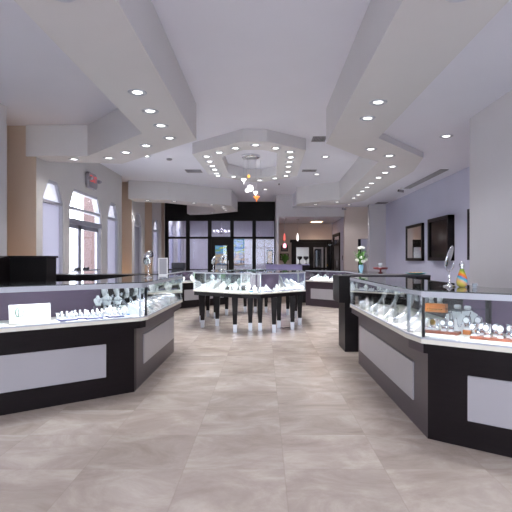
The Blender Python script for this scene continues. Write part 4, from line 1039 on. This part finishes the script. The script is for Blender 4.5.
# --- far cases contents
def row(sec, n, v, pr, what, grp, scl=1.0, m0=.15, dz=0):
    for q in range(n):
        put(pr, sec, m0+(sec.L-2*m0)*q/(n-1), v, what % ORD[q], grp, turn=random.uniform(-.4,.4), scale=scl, dz=dz)
c1 = Sec(BL[0],BL[1],1,.70); c2 = Sec(BL[1],BL[2],1,.70); c3 = Sec(BR[0],BR[1],-1,.70); c4 = Sec(BR[1],BR[2],-1,.70)
row(c1, 8, .2, P_BUST, 'white bust in the far left aisle case, %s from its near end', 'busts in the far cases', .95)
row(c2, 5, .2, P_BUST, 'white bust in the far left slanted case, %s from its left end', 'busts in the far cases', 1.0)
row(c3, 8, .2, P_BUST, 'white bust in the far right aisle case, %s from its near end', 'busts in the far cases', .95)
row(c4, 5, .34, P_BUST, 'white bust in the far right slanted case, %s from its right end', 'busts in the far cases', 1.0)
row(c4, 6, .16, P_RAMP, 'white bracelet ramp in the far right slanted case, %s from its right end', 'ramps in the far cases', 1.0)

# warm uplights standing in the wall recesses
for k, (y, l) in enumerate(((7.3,'nearest the front'),(12.9,'middle'),(15.3,'beside the black partition'))):
    u = thing('floor_uplight', 'small floor uplight washing a tan wall recess, the one %s' % l, 'light', (-3.84,y,0), 0, 'uplights in the wall recesses')
    MB().lathe([(.05,0),(.06,.02),(.06,.16),(.05,.16),(.045,.12),(.0001,.12)],(-3.84,y,0)).build('housing','black_plastic',u)
    MB().lathe([(.04,.122),(.0001,.124)],(-3.84,y,0)).build('lens','warm_lens',u)
    l = bpy.data.lights.new('spot','SPOT'); l.energy = 16; l.spot_size = 1.2; l.spot_blend = .9; l.color = (1,.66,.36); l.shadow_soft_size=.04
    o = bpy.data.objects.new('spot',l); C.objects.link(o); o.parent = u; o.location = (0,0,.9); o.location = (0,0,.2)
    o.rotation_euler = (PI-.26,0,0)

# ---------------------------------------------------------------- daylight
w = bpy.data.worlds.new('World'); bpy.context.scene.world = w; w.use_nodes = True
bg = w.node_tree.nodes['Background']
sky = w.node_tree.nodes.new('ShaderNodeTexSky'); sky.sky_type = 'HOSEK_WILKIE'; sky.turbidity = 3; sky.sun_direction = (-.2,.3,.93)
mixn = w.node_tree.nodes.new('ShaderNodeMixRGB'); mixn.inputs[0].default_value = .85; mixn.inputs[2].default_value = (.90,.93,1,1)
w.node_tree.links.new(sky.outputs[0], mixn.inputs[1]); w.node_tree.links.new(mixn.outputs[0], bg.inputs[0]); bg.inputs[1].default_value = 7.5
def portal(loc, sx, sy, rot):
    o = area(None, loc, sx, sy, 1, rot=rot); o.data.cycles.is_portal = True; o.name = 'window_daylight'
portal((0,YB-.25,1.5), 6.6, 2.75, (PI/2,0,0))
for W in (W1,WD,W3,W4,W5,W6,W7): portal((-3.85,(W[0]+W[1])/2,1.35), 2.7, W[1]-W[0], (0,-PI/2,0))

# ---------------------------------------------------------------- camera and render settings
cam = bpy.data.cameras.new('camera'); co = bpy.data.objects.new('camera', cam); C.objects.link(co)
co.location = (0,0,EYE); co.rotation_euler = (PI/2,0,0)
cam.sensor_width = 36; cam.lens = 490/512*36; cam.shift_x = -8/512; cam.shift_y = 4/512; cam.clip_end = 300
sc = bpy.context.scene; sc.camera = co
sc.view_settings.view_transform = 'Standard'; sc.view_settings.look = 'None'; sc.view_settings.gamma = 1; sc.view_settings.exposure = 0.42
sc.cycles.max_bounces = 10; sc.cycles.diffuse_bounces = 5; sc.cycles.glossy_bounces = 5; sc.cycles.transparent_max_bounces = 24; sc.cycles.transmission_bounces = 6
sc.cycles.sample_clamp_indirect = 6; sc.cycles.use_denoising = True
for o in list(bpy.data.objects):
    for q in ('_w','_sec'):
        if q in o: del o[q]
